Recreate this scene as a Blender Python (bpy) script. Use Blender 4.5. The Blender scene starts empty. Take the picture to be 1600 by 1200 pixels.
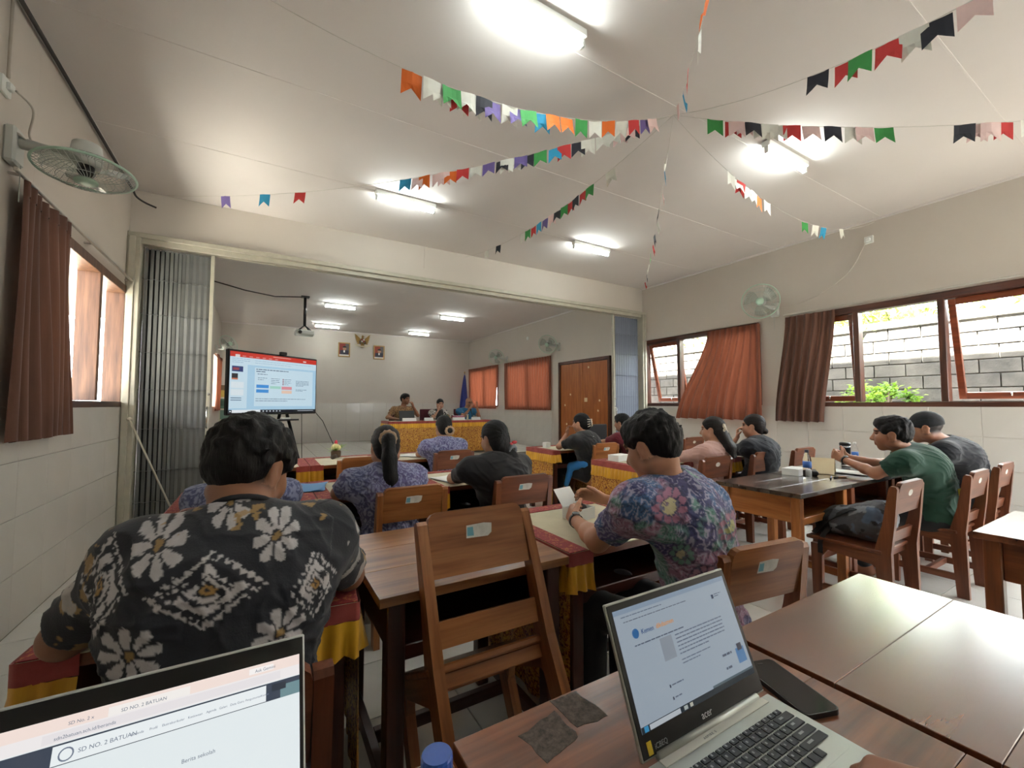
import bpy, bmesh, math, random
import numpy as np
from mathutils import Vector, Matrix

scene = bpy.context.scene
# ------------------------------------------------------------------ camera
PX_F = 664.0                                   # focal length in pixels of a 1600 wide frame
YAW = math.atan((800 - 407) / PX_F)            # the camera looks to the right of +Y
PITCH = math.atan(33 / PX_F)
FW = Vector((math.sin(YAW) * math.cos(PITCH), math.cos(YAW) * math.cos(PITCH), math.sin(PITCH)))
RT = Vector((math.cos(YAW), -math.sin(YAW), 0))
UP = RT.cross(FW)
cam_data = bpy.data.cameras.new('camera')
cam_data.sensor_width = 36.0
cam_data.lens = PX_F / 1600 * 36.0
cam_data.clip_start = 0.02
cam = bpy.data.objects.new('camera', cam_data)
scene.collection.objects.link(cam)
M = Matrix((RT, UP, -FW)).transposed().to_4x4()
M.translation = (0, 0, 1.3)
cam.matrix_world = M
scene.camera = cam
# ------------------------------------------------------------------ sky, sun, exposure
world = bpy.data.worlds.new('sky'); scene.world = world; world.use_nodes = True
bg = world.node_tree.nodes['Background']
bg.inputs['Color'].default_value = (0.92, 0.95, 1.0, 1)
bg.inputs['Strength'].default_value = 7.5
sun_data = bpy.data.lights.new('sun', 'SUN'); sun_data.energy = 45.0; sun_data.angle = 0.02
sun_data.color = (1.0, 0.95, 0.86)
sun = bpy.data.objects.new('sun', sun_data); scene.collection.objects.link(sun)
sun.rotation_euler = Vector((0.62, 0.10, -0.80)).to_track_quat('-Z', 'Y').to_euler()
TUBE_POWER = 36.0
vs = scene.view_settings
vs.view_transform = 'Standard'; vs.look = 'None'; vs.gamma = 1.0; vs.exposure = 1.42
vs.use_curve_mapping = False
# ------------------------------------------------------------------ helpers
COL = scene.collection
R = math.radians
rng = random.Random(7)

def lin(c):
    def f(v):
        v /= 255.0
        return v / 12.92 if v <= 0.04045 else ((v + 0.055) / 1.055) ** 2.4
    return (f(c[0]), f(c[1]), f(c[2]), 1.0)

class G:
    """collects shapes; build() links them as one mesh object"""
    def __init__(s): s.v = []; s.f = []
    def add(s, vs_, fs):
        o = len(s.v); s.v += [tuple(p) for p in vs_]; s.f += [tuple(i + o for i in f) for f in fs]; return s
    def box(s, c, size, ch=0.004, rot=None):
        h = [x / 2 for x in size]; ch = min(ch, min(h) * 0.45)
        V = []; idx = {}
        for sx in (-1, 1):
            for sy in (-1, 1):
                for sz in (-1, 1):
                    idx[sx, sy, sz] = len(V)
                    V += [(sx * h[0], sy * (h[1] - ch), sz * (h[2] - ch)), (sx * (h[0] - ch), sy * h[1], sz * (h[2] - ch)), (sx * (h[0] - ch), sy * (h[1] - ch), sz * h[2])]
        F = []
        for sg in (-1, 1):
            F.append([idx[sg, a, b] for a, b in ((-1, -1), (1, -1), (1, 1), (-1, 1))])
            F.append([idx[a, sg, b] + 1 for a, b in ((-1, -1), (1, -1), (1, 1), (-1, 1))])
            F.append([idx[a, b, sg] + 2 for a, b in ((-1, -1), (1, -1), (1, 1), (-1, 1))])
        for a in (-1, 1):
            for b in (-1, 1):
                F.append([idx[a, b, -1], idx[a, b, 1], idx[a, b, 1] + 1, idx[a, b, -1] + 1])
                F.append([idx[a, -1, b], idx[a, 1, b], idx[a, 1, b] + 2, idx[a, -1, b] + 2])
                F.append([idx[-1, a, b] + 1, idx[1, a, b] + 1, idx[1, a, b] + 2, idx[-1, a, b] + 2])
                for c_ in (-1, 1):
                    i = idx[a, b, c_]; F.append([i, i + 1, i + 2])
        FF = []
        for f in F:
            p = [Vector(V[i]) for i in f]; n = (p[1] - p[0]).cross(p[2] - p[0]); m = sum(p, Vector()) / len(p)
            FF.append(f if n.dot(m) > 0 else f[::-1])
        c = Vector(c)
        V = [(rot @ Vector(p) if rot else Vector(p)) + c for p in V]
        return s.add(V, FF)
    def bar(s, a, b, w, d, ch=0.003, side=None):
        """box from a to b, w along side axis, d along the third"""
        a = Vector(a); b = Vector(b); z = (b - a); L = z.length; z.normalize()
        x = Vector(side) if side else (Vector((1, 0, 0)) if abs(z.x) < 0.9 else Vector((0, 1, 0)))
        x = (x - z * x.dot(z)).normalized(); y = z.cross(x)
        return s.box((a + b) / 2, (w, d, L), ch, Matrix((x, y, z)).transposed())
    def tube(s, pts, r, n=8, closed=False, cap=True):
        pts = [Vector(p) for p in pts]; N = len(pts); V = []; F = []
        rr = r if isinstance(r, (list, tuple)) else [r] * N
        up = None
        for i in range(N):
            t = (pts[(i + 1) % N] - pts[i - 1]) if closed else (pts[min(i + 1, N - 1)] - pts[max(i - 1, 0)])
            t.normalize()
            if up is None: up = Vector((0, 0, 1)) if abs(t.z) < 0.9 else Vector((1, 0, 0))
            x = t.cross(up)
            if x.length < 1e-6: x = t.orthogonal()
            x.normalize(); y = x.cross(t); up = y
            for k in range(n):
                a = 2 * math.pi * k / n
                V.append(pts[i] + (x * math.cos(a) + y * math.sin(a)) * rr[i])
        for i in range(N if closed else N - 1):
            for k in range(n):
                a = i * n + k; b = i * n + (k + 1) % n; j = ((i + 1) % N) * n
                F.append((a, b, j + (k + 1) % n, j + k))
        if cap and not closed:
            F.append(tuple(range(n))[::-1]); F.append(tuple(range((N - 1) * n, N * n)))
        F = [f[::-1] for f in F]
        return s.add(V, F)
    def lathe(s, prof, n=20, at=(0, 0, 0), rot=None):
        V = []; F = []; at = Vector(at)
        for r, z in prof:
            for k in range(n):
                a = 2 * math.pi * k / n; p = Vector((r * math.cos(a), r * math.sin(a), z)); V.append((rot @ p if rot else p) + at)
        for i in range(len(prof) - 1):
            for k in range(n):
                F.append((i * n + k, i * n + (k + 1) % n, (i + 1) * n + (k + 1) % n, (i + 1) * n + k))
        F.append(tuple(range(n))[::-1]); F.append(tuple(range((len(prof) - 1) * n, len(prof) * n)))
        return s.add(V, F)
    def prism(s, out, o, x, y, depth):
        """2D outline (ccw) in axes x,y at o, extruded along x cross y by depth"""
        o = Vector(o); x = Vector(x); y = Vector(y); nn = x.cross(y).normalized() * depth; N = len(out)
        V = [o + x * a + y * b for a, b in out] + [o + x * a + y * b + nn for a, b in out]
        F = [tuple(range(N))[::-1], tuple(range(N, 2 * N))] + [(i, (i + 1) % N, N + (i + 1) % N, N + i) for i in range(N)]
        return s.add(V, F)
    def ball(s, c, r, n=10, m=7):
        c = Vector(c); r = r if isinstance(r, (tuple, list)) else (r, r, r); V = []; F = []
        for i in range(1, m):
            t = math.pi * i / m
            for k in range(n):
                a = 2 * math.pi * k / n
                V.append(c + Vector((r[0] * math.sin(t) * math.cos(a), r[1] * math.sin(t) * math.sin(a), r[2] * math.cos(t))))
        V += [c + Vector((0, 0, r[2])), c - Vector((0, 0, r[2]))]; T = len(V) - 2
        for i in range(m - 2):
            for k in range(n):
                F.append((i * n + k, (i + 1) * n + k, (i + 1) * n + (k + 1) % n, i * n + (k + 1) % n))
        for k in range(n):
            F.append((T, k, (k + 1) % n)); F.append((T + 1, (m - 2) * n + (k + 1) % n, (m - 2) * n + k))
        return s.add(V, F)
    def grid(s, fn, nu, nv, thick=0):
        V = [fn(i / nu, j / nv) for j in range(nv + 1) for i in range(nu + 1)]
        F = [(j * (nu + 1) + i, j * (nu + 1) + i + 1, (j + 1) * (nu + 1) + i + 1, (j + 1) * (nu + 1) + i) for j in range(nv) for i in range(nu)]
        return s.add(V, F)
    def mesh(s, name, smooth=False):
        me = bpy.data.meshes.new(name); me.from_pydata([tuple(p) for p in s.v], [], s.f)
        if smooth: me.polygons.foreach_set('use_smooth', [True] * len(me.polygons))
        me.update(); return me
    def build(s, name, mat, parent=None, smooth=False, loc=None):
        return obj(name, s.mesh(name, smooth), mat, parent, loc)

def obj(name, me, mat=None, parent=None, loc=None):
    o = bpy.data.objects.new(name, me); COL.objects.link(o)
    if mat is not None and not me.materials:
        me.materials.append(mat)
    if parent is not None: o.parent = parent
    if loc is not None: o.location = loc
    return o

def tag(o, label=None, cat=None, group=None, kind=None):
    if label: o['label'] = label
    if cat: o['category'] = cat
    if group: o['group'] = group
    if kind: o['kind'] = kind
    return o

def thing(name, label, cat, loc=(0, 0, 0), rz=0.0, group=None):
    o = bpy.data.objects.new(name, None); COL.objects.link(o)
    o.empty_display_size = 0.1; o.location = loc; o.rotation_euler = (0, 0, rz)
    return tag(o, label, cat, group)

def struct(o): o['kind'] = 'structure'; return o

def copy_tree(o, parent=None):
    c = o.copy(); COL.objects.link(c)
    if parent is not None: c.parent = parent
    for ch in list(o.children): copy_tree(ch, c)
    return c

# ------------------------------------------------------------------ materials
class NT:
    def __init__(s, name):
        s.m = bpy.data.materials.new(name); s.m.use_nodes = True
        s.t = s.m.node_tree; s.b = s.t.nodes['Principled BSDF']
    def n(s, typ, **kw):
        nd = s.t.nodes.new(typ)
        for k, v in kw.items(): setattr(nd, k, v)
        return nd
    def l(s, a, b): s.t.links.new(a, b)
    def coords(s, scale=(1, 1, 1), kind='Object', rand=False, rot=(0, 0, 0)):
        tc = s.n('ShaderNodeTexCoord'); mp = s.n('ShaderNodeMapping')
        mp.inputs['Scale'].default_value = scale; mp.inputs['Rotation'].default_value = rot
        if kind == 'World':
            g = s.n('ShaderNodeNewGeometry'); s.l(g.outputs['Position'], mp.inputs['Vector'])
        else: s.l(tc.outputs[kind], mp.inputs['Vector'])
        if rand:
            oi = s.n('ShaderNodeObjectInfo'); mu = s.n('ShaderNodeMath', operation='MULTIPLY'); mu.inputs[1].default_value = 37.0
            s.l(oi.outputs['Random'], mu.inputs[0]); s.l(mu.outputs[0], mp.inputs['Location'])
        return mp.outputs['Vector']
    def noise(s, vec, scale=5, detail=4, rough=0.55, dist=0.0):
        nd = s.n('ShaderNodeTexNoise'); nd.inputs['Scale'].default_value = scale; nd.inputs['Detail'].default_value = detail
        nd.inputs['Roughness'].default_value = rough; nd.inputs['Distortion'].default_value = dist
        s.l(vec, nd.inputs['Vector']); return nd.outputs['Fac']
    def ramp(s, fac, stops):
        nd = s.n('ShaderNodeValToRGB'); e = nd.color_ramp.elements
        while len(e) < len(stops): e.new(0.5)
        for i, (p, c) in enumerate(stops): e[i].position = p; e[i].color = c
        s.l(fac, nd.inputs['Fac']); return nd.outputs['Color']
    def mix(s, fac, a, b, typ='MIX'):
        nd = s.n('ShaderNodeMix', data_type='RGBA', blend_type=typ)
        for i, v in ((0, fac), (6, a), (7, b)):
            if isinstance(v, (int, float, tuple)): nd.inputs[i].default_value = v
            else: s.l(v, nd.inputs[i])
        return nd.outputs[2]
    def bump(s, h, strength=0.2, dist=0.01):
        nd = s.n('ShaderNodeBump'); nd.inputs['Strength'].default_value = strength; nd.inputs['Distance'].default_value = dist
        s.l(h, nd.inputs['Height']); s.l(nd.outputs['Normal'], s.b.inputs['Normal'])
    def set(s, **kw):
        for k, v in kw.items():
            k = k.replace('_', ' ')
            if isinstance(v, (int, float, tuple)): s.b.inputs[k].default_value = v
            else: s.l(v, s.b.inputs[k])
        return s

def plain(name, rgb, rough=0.6, var=0.08, scale=6.0, metal=0.0, bump=0.0, spec=0.5, coords='Object', **kw):
    t = NT(name); c = lin(rgb)
    v = t.coords(kind=coords)
    f = t.noise(v, scale, 5)
    d = tuple(x * (1 - var) for x in c[:3]) + (1,); u = tuple(min(1, x * (1 + var)) for x in c[:3]) + (1,)
    t.set(Base_Color=t.ramp(f, [(0.3, d), (0.7, u)]), Roughness=rough, Metallic=metal)
    t.b.inputs['Specular IOR Level'].default_value = spec
    if bump: t.bump(t.noise(v, scale * 8, 4), bump)
    t.set(**kw)
    return t.m

def wood(name, dark, mid, light, axis=0, rough=0.32, worn=0.0, scale=1.0, coat=0.0):
    t = NT(name)
    sc = [14 * scale] * 3; sc[axis] = 1.3 * scale
    v = t.coords(tuple(sc), rand=True)
    f = t.noise(v, 1.6, 4, 0.5, 0.12)
    sc2 = [60 * scale] * 3; sc2[axis] = 3.0
    g = t.noise(t.coords(tuple(sc2), rand=True), 2.0, 3, 0.5)
    col = t.ramp(f, [(0.28, lin(dark)), (0.5, lin(mid)), (0.74, lin(light))])
    col = t.mix(0.35, col, t.mix(1.0, col, t.ramp(g, [(0.3, (0.45, 0.42, 0.4, 1)), (0.6, (1, 1, 1, 1))]), 'MULTIPLY'))
    if worn:
        w = t.noise(t.coords((1, 1, 1), rand=True), 7.0, 6, 0.7)
        col = t.mix(t.ramp(w, [(0.46, (0, 0, 0, 1)), (0.74, (worn, worn, worn, 1))]), col, lin((96, 84, 72)))
    rv = rough
    t.set(Base_Color=col, Roughness=rv); t.bump(g, 0.06, 0.004)
    if coat: t.set(Coat_Weight=coat, Coat_Roughness=0.22, Coat_IOR=1.7)
    return t.m

def emit(name, rgb, strength=1.0):
    t = NT(name); c = lin(rgb)
    t.set(Base_Color=c, Emission_Color=c, Emission_Strength=strength, Roughness=0.4); return t.m

MT = {}
MT['wall'] = plain('wall_paint', (202, 194, 184), 0.75, 0.025, 1.2, bump=0.03, coords='World')
MT['ceil'] = plain('ceiling_paint', (224, 218, 214), 0.8, 0.03, 0.7, coords='World')
MT['tilew'] = plain('wall_tile_glaze', (208, 204, 196), 0.22, 0.03, 2.0)
MT['grout'] = plain('grout', (186, 180, 170), 0.8)
MT['tilef'] = plain('floor_tile_glaze', (214, 213, 206), 0.16, 0.04, 3.0)
MT['groutf'] = plain('floor_grout', (120, 114, 104), 0.9)
MT['frame'] = wood('window_frame_wood', (54, 27, 18), (82, 44, 30), (104, 58, 40), 2, 0.35)
MT['frame_y'] = wood('window_frame_wood_y', (54, 27, 18), (82, 44, 30), (104, 58, 40), 1, 0.35)
MT['frame_tan'] = wood('tan_window_wood', (78, 50, 34), (104, 70, 48), (124, 88, 62), 2, 0.45)
MT['sash'] = wood('sash_wood', (96, 46, 26), (130, 66, 40), (150, 82, 52), 1, 0.35)
MT['steel'] = plain('cream_steel', (178, 174, 158), 0.45, 0.08, 9.0)
MT['slat'] = plain('grey_gate_steel', (98, 100, 98), 0.55, 0.10, 5.0)
MT['slat_blue'] = plain('blue_grey_gate_steel', (108, 116, 132), 0.4, 0.06, 5.0)
MT['white'] = plain('white_plastic', (226, 228, 224), 0.4, 0.02)
MT['black'] = plain('black_plastic', (22, 22, 24), 0.35, 0.1)
MT['cable'] = plain('dark_cable', (58, 52, 50), 0.6)
MT['chrome'] = plain('bright_metal', (190, 190, 188), 0.25, 0.03, metal=1.0)
MT['rail'] = plain('curtain_rail', (196, 190, 180), 0.3, 0.03, metal=0.6)
MT['concrete'] = plain('concrete', (150, 146, 140), 0.9, 0.15, 3.0, bump=0.2, coords='World')
MT['paper'] = plain('white_paper', (236, 236, 232), 0.7, 0.02)
MT['cream_paper'] = plain('cream_paper', (232, 214, 176), 0.7, 0.03)
t = NT('window_glass'); t.set(Base_Color=(0.95, 1, 0.98, 1), Roughness=0.02, Transmission_Weight=1.0, IOR=1.02, Specular_IOR_Level=0.6); MT['glass'] = t.m
t = NT('clear_plastic'); t.set(Base_Color=(0.95, 0.98, 1, 1), Roughness=0.05, Transmission_Weight=1.0, IOR=1.15); MT['clear'] = t.m

def cloth_mat(name, dark, light, axis_scale=(1, 1, 1), rough=0.85, trans=0.0, scale=12):
    t = NT(name); v = t.coords(axis_scale)
    f = t.noise(v, scale, 5, 0.6); g = t.noise(t.coords((1, 1, 1)), 260, 2)
    t.set(Base_Color=t.ramp(f, [(0.3, lin(dark)), (0.7, lin(light))]), Roughness=rough)
    t.b.inputs['Sheen Weight'].default_value = 0.2
    t.bump(g, 0.15, 0.002)
    if trans:
        ts = t.n('ShaderNodeBsdfTranslucent'); mx = t.n('ShaderNodeMixShader'); mx.inputs[0].default_value = trans
        ts.inputs['Color'].default_value = lin(light)
        out = t.t.nodes['Material Output']
        t.l(t.b.outputs[0], mx.inputs[1]); t.l(ts.outputs[0], mx.inputs[2]); t.l(mx.outputs[0], out.inputs['Surface'])
    return t.m
MT['curtain'] = cloth_mat('rust_curtain_cloth', (116, 62, 42), (142, 80, 56), (1, 1, .1), trans=0.13)
MT['curtain_dark'] = cloth_mat('brown_curtain_cloth', (84, 54, 42), (106, 70, 54), (1, 1, .1), trans=0.05)
# ------------------------------------------------------------------ the room
XL, XR, YP, YB, YF, ZC = -1.21, 6.34, 5.75, 13.70, -1.75, 3.55
XLB = -0.95                                     # left wall of the far room
STAGE_Z, STAGE_Y = 0.20, 8.60
TW = 0.15                                       # wall thickness

def holed_wall(name, x0, x1, y0, y1, z0, z1, holes, mat, axis='x'):
    """wall slab with rectangular openings (a0,a1,z0,z1) along its length"""
    g = G()
    def put(a0, a1, b0, b1):
        if a1 - a0 < 1e-4 or b1 - b0 < 1e-4: return
        if axis == 'x': g.box(((x0 + x1) / 2, (a0 + a1) / 2, (b0 + b1) / 2), (x1 - x0, a1 - a0, b1 - b0), 0.0005)
        else: g.box(((a0 + a1) / 2, (y0 + y1) / 2, (b0 + b1) / 2), (a1 - a0, y1 - y0, b1 - b0), 0.0005)
    a, e = (y0, y1) if axis == 'x' else (x0, x1)
    for h0, h1, k0, k1 in sorted(holes):
        put(a, h0, z0, z1); put(h0, h1, z0, k0); put(h0, h1, k1, z1); a = h1
    put(a, e, z0, z1)
    return struct(g.build(name, mat))

LWIN = (3.62, 5.70, 1.30, 2.48)
RWIN1 = (3.52, 5.70, 1.30, 2.50)
RWIN2 = (-0.80, 3.08, 1.30, 2.50)
BWIN1 = (8.80, 10.95, 1.26, 2.48)
BWIN2 = (11.56, 13.50, 1.26, 2.48)
wall_left = holed_wall('wall_left', XL - TW, XL, YF, YP + 0.1, 0, ZC, [LWIN], MT['wall'])
wall_rear_left = holed_wall('wall_rear_left', XLB - TW, XLB, YP + 0.1, YB, 0, ZC, [(11.9, 13.3, 1.26, 2.48)], MT['wall'])
wall_right = holed_wall('wall_right', XR, XR + TW, YF, YB, 0, ZC, [RWIN2, RWIN1, BWIN1, BWIN2], MT['wall'])
wall_back = holed_wall('wall_back', XL - TW, XR + TW, YB, YB + TW, 0, ZC, [], MT['wall'], 'y')
wall_front = holed_wall('wall_front', XL - TW, XR + TW, YF - TW, YF, 0, ZC, [(4.9, 5.9, 0, 2.2)], MT['wall'], 'y')
floor = struct(G().box(((XL + XR) / 2, (YF + YB) / 2, -0.06), (XR - XL + 0.3, YB - YF + 0.3, 0.1), 0.001).build('floor', MT['groutf']))
ceiling = struct(G().box(((XL + XR) / 2, (YF + YB) / 2, ZC + 0.05), (XR - XL + 0.3, YB - YF + 0.3, 0.1), 0.001).build('ceiling', MT['ceil']))
# header over the opening between the two rooms
wall_header = struct(G().box(((XL + XR) / 2, YP + 0.06, 3.32), (XR - XL, 0.14, 0.46), 0.002).build('wall_header', MT['wall']))
# floor tiles, each its own piece where they can be told apart
TS = 0.40
tile_me = G().box((0, 0, 0), (TS - 0.005, TS - 0.005, 0.012), 0.001).mesh('floor_tile')
tile_me.materials.append(MT['tilef'])
field = G()
for i in range(19):
    for j in range(39):
        x = XL + 0.01 + TS * (i + 0.5); y = YF + 0.02 + TS * (j + 0.5)
        if x > XR or y > STAGE_Y: continue
        if 0.85 < y < 5.9: obj('floor_tile', tile_me, None, floor, (x, y, -0.006))
        else: field.box((x, y, -0.006), (TS - 0.005, TS - 0.005, 0.012), 0.001)
fo = field.build('floor_tile_field', MT['tilef'], floor); fo['kind'] = 'stuff'
stage = struct(G().box(((XLB + XR) / 2, (STAGE_Y + YB) / 2, STAGE_Z / 2), (XR - XLB - 0.002, YB - STAGE_Y, STAGE_Z), 0.004).build('stage_platform', MT['groutf']))
stile = G().box((0, 0, 0), (0.395, 0.395, 0.01), 0.001).mesh('stage_tile'); stile.materials.append(MT['tilef'])
for i in range(18):
    for j in range(12):
        x = XLB + 0.2 + 0.4 * i; y = STAGE_Y + 0.2 + 0.4 * j
        if y < YB - 0.15: obj('stage_tile', stile, None, stage, (x, y, STAGE_Z + 0.004))
# wainscot tiles
WT_Y, WT_Z = 0.40, 0.325
def wain(parent, x, y0, y1, facing, skip=None, z0=0.0):
    me = G().box((0, 0, 0), (0.012, WT_Y - 0.003, WT_Z - 0.003), 0.001).mesh('wall_tile'); me.materials.append(MT['tilew'])
    n = int((y1 - y0) / WT_Y)
    for i in range(n + 1):
        a = y0 + i * WT_Y; b = min(y1, a + WT_Y)
        if b - a < 0.05: continue
        for k in range(4):
            if skip and skip(a, b): continue
            o = obj('wall_tile', me, None, parent, (x + facing * 0.004, (a + b) / 2, (k + 0.5) * WT_Z))
            o.scale.y = (b - a) / WT_Y
            if k == 3: o.location.z -= 0.004; o.scale.z = 0.97
wain(wall_left, XL, 1.6, 5.70, 1)
wain(wall_right, XR, 0.1, 5.70, -1)
wain(wall_right, XR, 5.95, 13.70, -1, lambda a, b: b > 6.56 and a < 8.46)
bt = G().box((0, 0, 0), (WT_Y - 0.003, 0.012, WT_Z - 0.003), 0.001).mesh('wall_tile'); bt.materials.append(MT['tilew'])
for i in range(18):
    for k in range(4):
        obj('wall_tile', bt, None, wall_back, (XLB + 0.2 + 0.4 * i, YB - 0.004, STAGE_Z + (k + 0.5) * 0.29)).scale.z = 0.29 / WT_Z
# thin cover strip between wall and ceiling
tr = G()
tr.box((XR - 0.012, (YF + YB) / 2, ZC - 0.012), (0.024, YB - YF, 0.024), 0.003)
struct(tr.build('trim_1', MT['ceil']))
tr = G(); tr.box(((XL + XR) / 2, YB - 0.012, ZC - 0.012), (XR - XL, 0.024, 0.024), 0.003); struct(tr.build('trim_2', MT['ceil']))
tr = G(); tr.box((XL + 0.012, (YF + YP) / 2, ZC - 0.012), (0.024, YP - YF, 0.024), 0.003); struct(tr.build('trim_3', MT['ceil']))
# ceiling board joints: narrow cover battens
for k, y in enumerate((-0.4, 0.82, 2.04, 3.26, 4.48)):
    struct(G().box(((XL + XR) / 2, y, ZC - 0.001), (XR - XL - 0.06, 0.012, 0.004), 0.001).build('trim_%d' % (4 + k), MT['ceil']))

# steel frame of the opening
fr = G()
fr.box(((XL + XR) / 2, YP + 0.0, 3.055), (XR - XL - 0.004, 0.20, 0.05), 0.004)
fr.box(((XL + XR) / 2, YP - 0.05, 3.005), (XR - XL - 0.20, 0.035, 0.06), 0.004)
fr.box(((XL + XR) / 2, YP + 0.04, 3.005), (XR - XL - 0.20, 0.035, 0.06), 0.004)
struct(fr.build('trim_20', MT['steel']))
p = G()
p.box((XL + 0.055, YP, 1.52), (0.11, 0.20, 3.02), 0.004)
p.box((XL + 0.045, YP - 0.11, 1.52), (0.05, 0.02, 3.02), 0.003)
struct(p.build('trim_21', MT['steel']))
p = G(); p.box((XR - 0.05, YP, 1.52), (0.10, 0.20, 3.02), 0.004); p.box((XR - 0.04, YP - 0.11, 1.52), (0.04, 0.02, 3.02), 0.003)
struct(p.build('trim_22', MT['steel']))

# ------------------------------------------------------------------ folding gates
MT['gate_shade'] = plain('gate_gap_shade', (46, 48, 48), 0.6, 0.1)
def folding_gate(name, label, xs, depth, mat, bar_side, loc_y):
    r = thing(name, label, 'gate', (0, loc_y, 0))
    for i, x in enumerate(xs[:-1]):
        x2 = xs[i + 1]; w = 0.030
        y0 = depth if i % 2 else -depth
        ang = math.atan2(-2 * y0, x2 - x)
        g = G(); g.box((0, 0, 1.50), (w, 0.006, 2.90), 0.002)
        o = g.build('slat', mat, r, loc=((x + x2) / 2, 0, 0)); o.rotation_euler.z = ang * 0.25
    dk_ = MT['gate_shade']
    for i in range(len(xs) - 1):  # dark strips behind the slats, their colour standing in for shade in the gaps
        G().box((0, 0, 1.50), (xs[i + 1] - xs[i] - .004, 0.006, 2.90), 0.002).build('gap_shade_slat', dk_, r, loc=(xs[i + 1], 0.035, 0))
    for z in (0.30, 0.62, 1.05, 1.46, 1.85, 2.25, 2.62):
        g = G()
        for i in range(len(xs) - 1):
            s = depth * 0.8 if i % 2 else -depth * 0.8
            g.bar((xs[i], s - 0.012, z), (xs[i + 1], -s - 0.012, z), 0.012, 0.004, 0.001)
        g.build('cross_bar', mat, r)
    g = G(); g.box((bar_side, 0, 1.50), (0.035, 0.05, 2.94), 0.004)
    st = g.build('lead_post', MT['steel'], r)
    h = G(); h.tube([(bar_side - 0.005, -0.03, 1.05), (bar_side - 0.005, -0.07, 1.08), (bar_side - 0.005, -0.07, 1.25), (bar_side - 0.005, -0.03, 1.28)], 0.008)
    h.build('handle', MT['chrome'], st, True)
    for z in (0.85, 1.42):
        G().tube([(bar_side + .005, -0.02, z), (bar_side + .005, -0.045, z)], 0.013, 10).build('bolt', MT['chrome'], st, True)
    return r
xs = [-1.09]
d = 0.047
while xs[-1] < -0.52: xs.append(xs[-1] + d); d = max(0.026, d * 0.955)
folding_gate('folding_gate', 'grey steel folding gate pushed open beside the left wall', xs, 0.03, MT['slat'], xs[-1] + 0.02, YP)
xs = [5.62 + 0.029 * i for i in range(21)]
folding_gate('folding_gate', 'blue-grey steel folding gate folded up beside the wooden door', xs, 0.022, MT['slat_blue'], 5.575, YP)
rod = thing('locking_rod', 'thin steel rod slanting across the left folding gate', 'rod', (-1.12, 5.60, 0))
g = G(); g.tube([(0.0, 0.0, 1.16), (0.36, 0.02, 0.22)], 0.009); g.build('rod', MT['steel'], rod, True)
g = G(); g.lathe([(0.012, 0), (0.024, 0.004), (0.024, 0.014), (0.012, 0.02)], 12, (0, 0.012, 1.16), Matrix.Rotation(R(90), 3, 'X')); g.build('knob', MT['steel'], rod, True)

# ------------------------------------------------------------------ windows
def window(n, side, hole, mull, sashes, panes, depth=0.12, xw=None, light=False):
    """side=+1: right wall (outside is +X)"""
    y0, y1, z0, z1 = hole; x = xw
    r = thing('window_%d' % n, None, None); r['kind'] = 'structure'
    xc = x + side * (depth / 2 - 0.012)
    MF = {'frame': MT['frame_tan'], 'frame_y': MT['frame_tan']} if light else MT
    for nm, a, b, c, d_, m in (('frame_bottom', y0, y1, z0 - 0.02, z0 + 0.035, 'frame_y'), ('frame_top', y0, y1, z1 - 0.05, z1 + 0.03, 'frame_y'),
                            ('frame_jamb', y0 - 0.02, y0 + 0.05, z0, z1, 'frame'), ('frame_jamb', y1 - 0.05, y1 + 0.02, z0, z1, 'frame')):
        G().box((xc, (a + b) / 2, (c + d_) / 2), (depth, b - a, d_ - c), 0.004).build(nm, MF[m] if nm != 'frame_bottom' else MT[m], r)
    for y in mull:
        G().box((xc, y, (z0 + z1) / 2), (depth, 0.06, z1 - z0 - 0.08), 0.004).build('mullion', MF['frame'], r)
    for a, b, ang in sashes:                       # awning sash hinged at its top edge
        s = bpy.data.objects.new('sash', None); COL.objects.link(s); s.parent = r
        s.location = (x + side * (depth - 0.05), (a + b) / 2, z1 - 0.055); s.rotation_euler = (0, -side * R(ang), 0)
        H = z1 - z0 - 0.10; W = b - a
        for c, sz in (((0, -W / 2 + 0.03, -H / 2), (0.04, 0.06, H)), ((0, W / 2 - 0.03, -H / 2), (0.04, 0.06, H))):
            G().box(c, sz, 0.004).build('stile', MT['sash'], s)
        for c in ((0, 0, -0.03), (0, 0, -H + 0.035)):
            G().box(c, (0.04, W - 0.12, 0.07), 0.004).build('rail', MT['sash'], s)
        G().box((0, 0, -H / 2), (0.004, W - 0.11, H - 0.12), 0.0005).build('pane', MT['glass'], s)
        h = G(); h.tube([(-side * 0.02, 0, -H + 0.035), (-side * 0.045, 0, -H + 0.04), (-side * 0.05, 0, -H + 0.075)], 0.007); h.build('handle', MT['chrome'], s, True)
    for a, b in panes:
        G().box((x + side * 0.05, (a + b) / 2, (z0 + z1) / 2), (0.005, b - a, z1 - z0 - 0.07), 0.0005).build('pane', MT['glass'], r)
    return r
window(1, -1, LWIN, (4.16, 4.90), [], [], 0.15, XL, True)
window(2, 1, RWIN1, (4.93, 4.22), [(4.97, 5.64, 13)], [(4.25, 4.90)], 0.12, XR)
window(3, 1, RWIN2, (2.33, 1.56, 0.70), [(2.37, 3.02, 6), (0.74, 1.52, 12)], [(1.59, 2.30), (-0.72, 0.67)], 0.12, XR)
window(4, 1, BWIN1, (9.87,), [], [], 0.12, XR)
window(5, 1, BWIN2, (12.5,), [], [], 0.12, XR)

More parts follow.
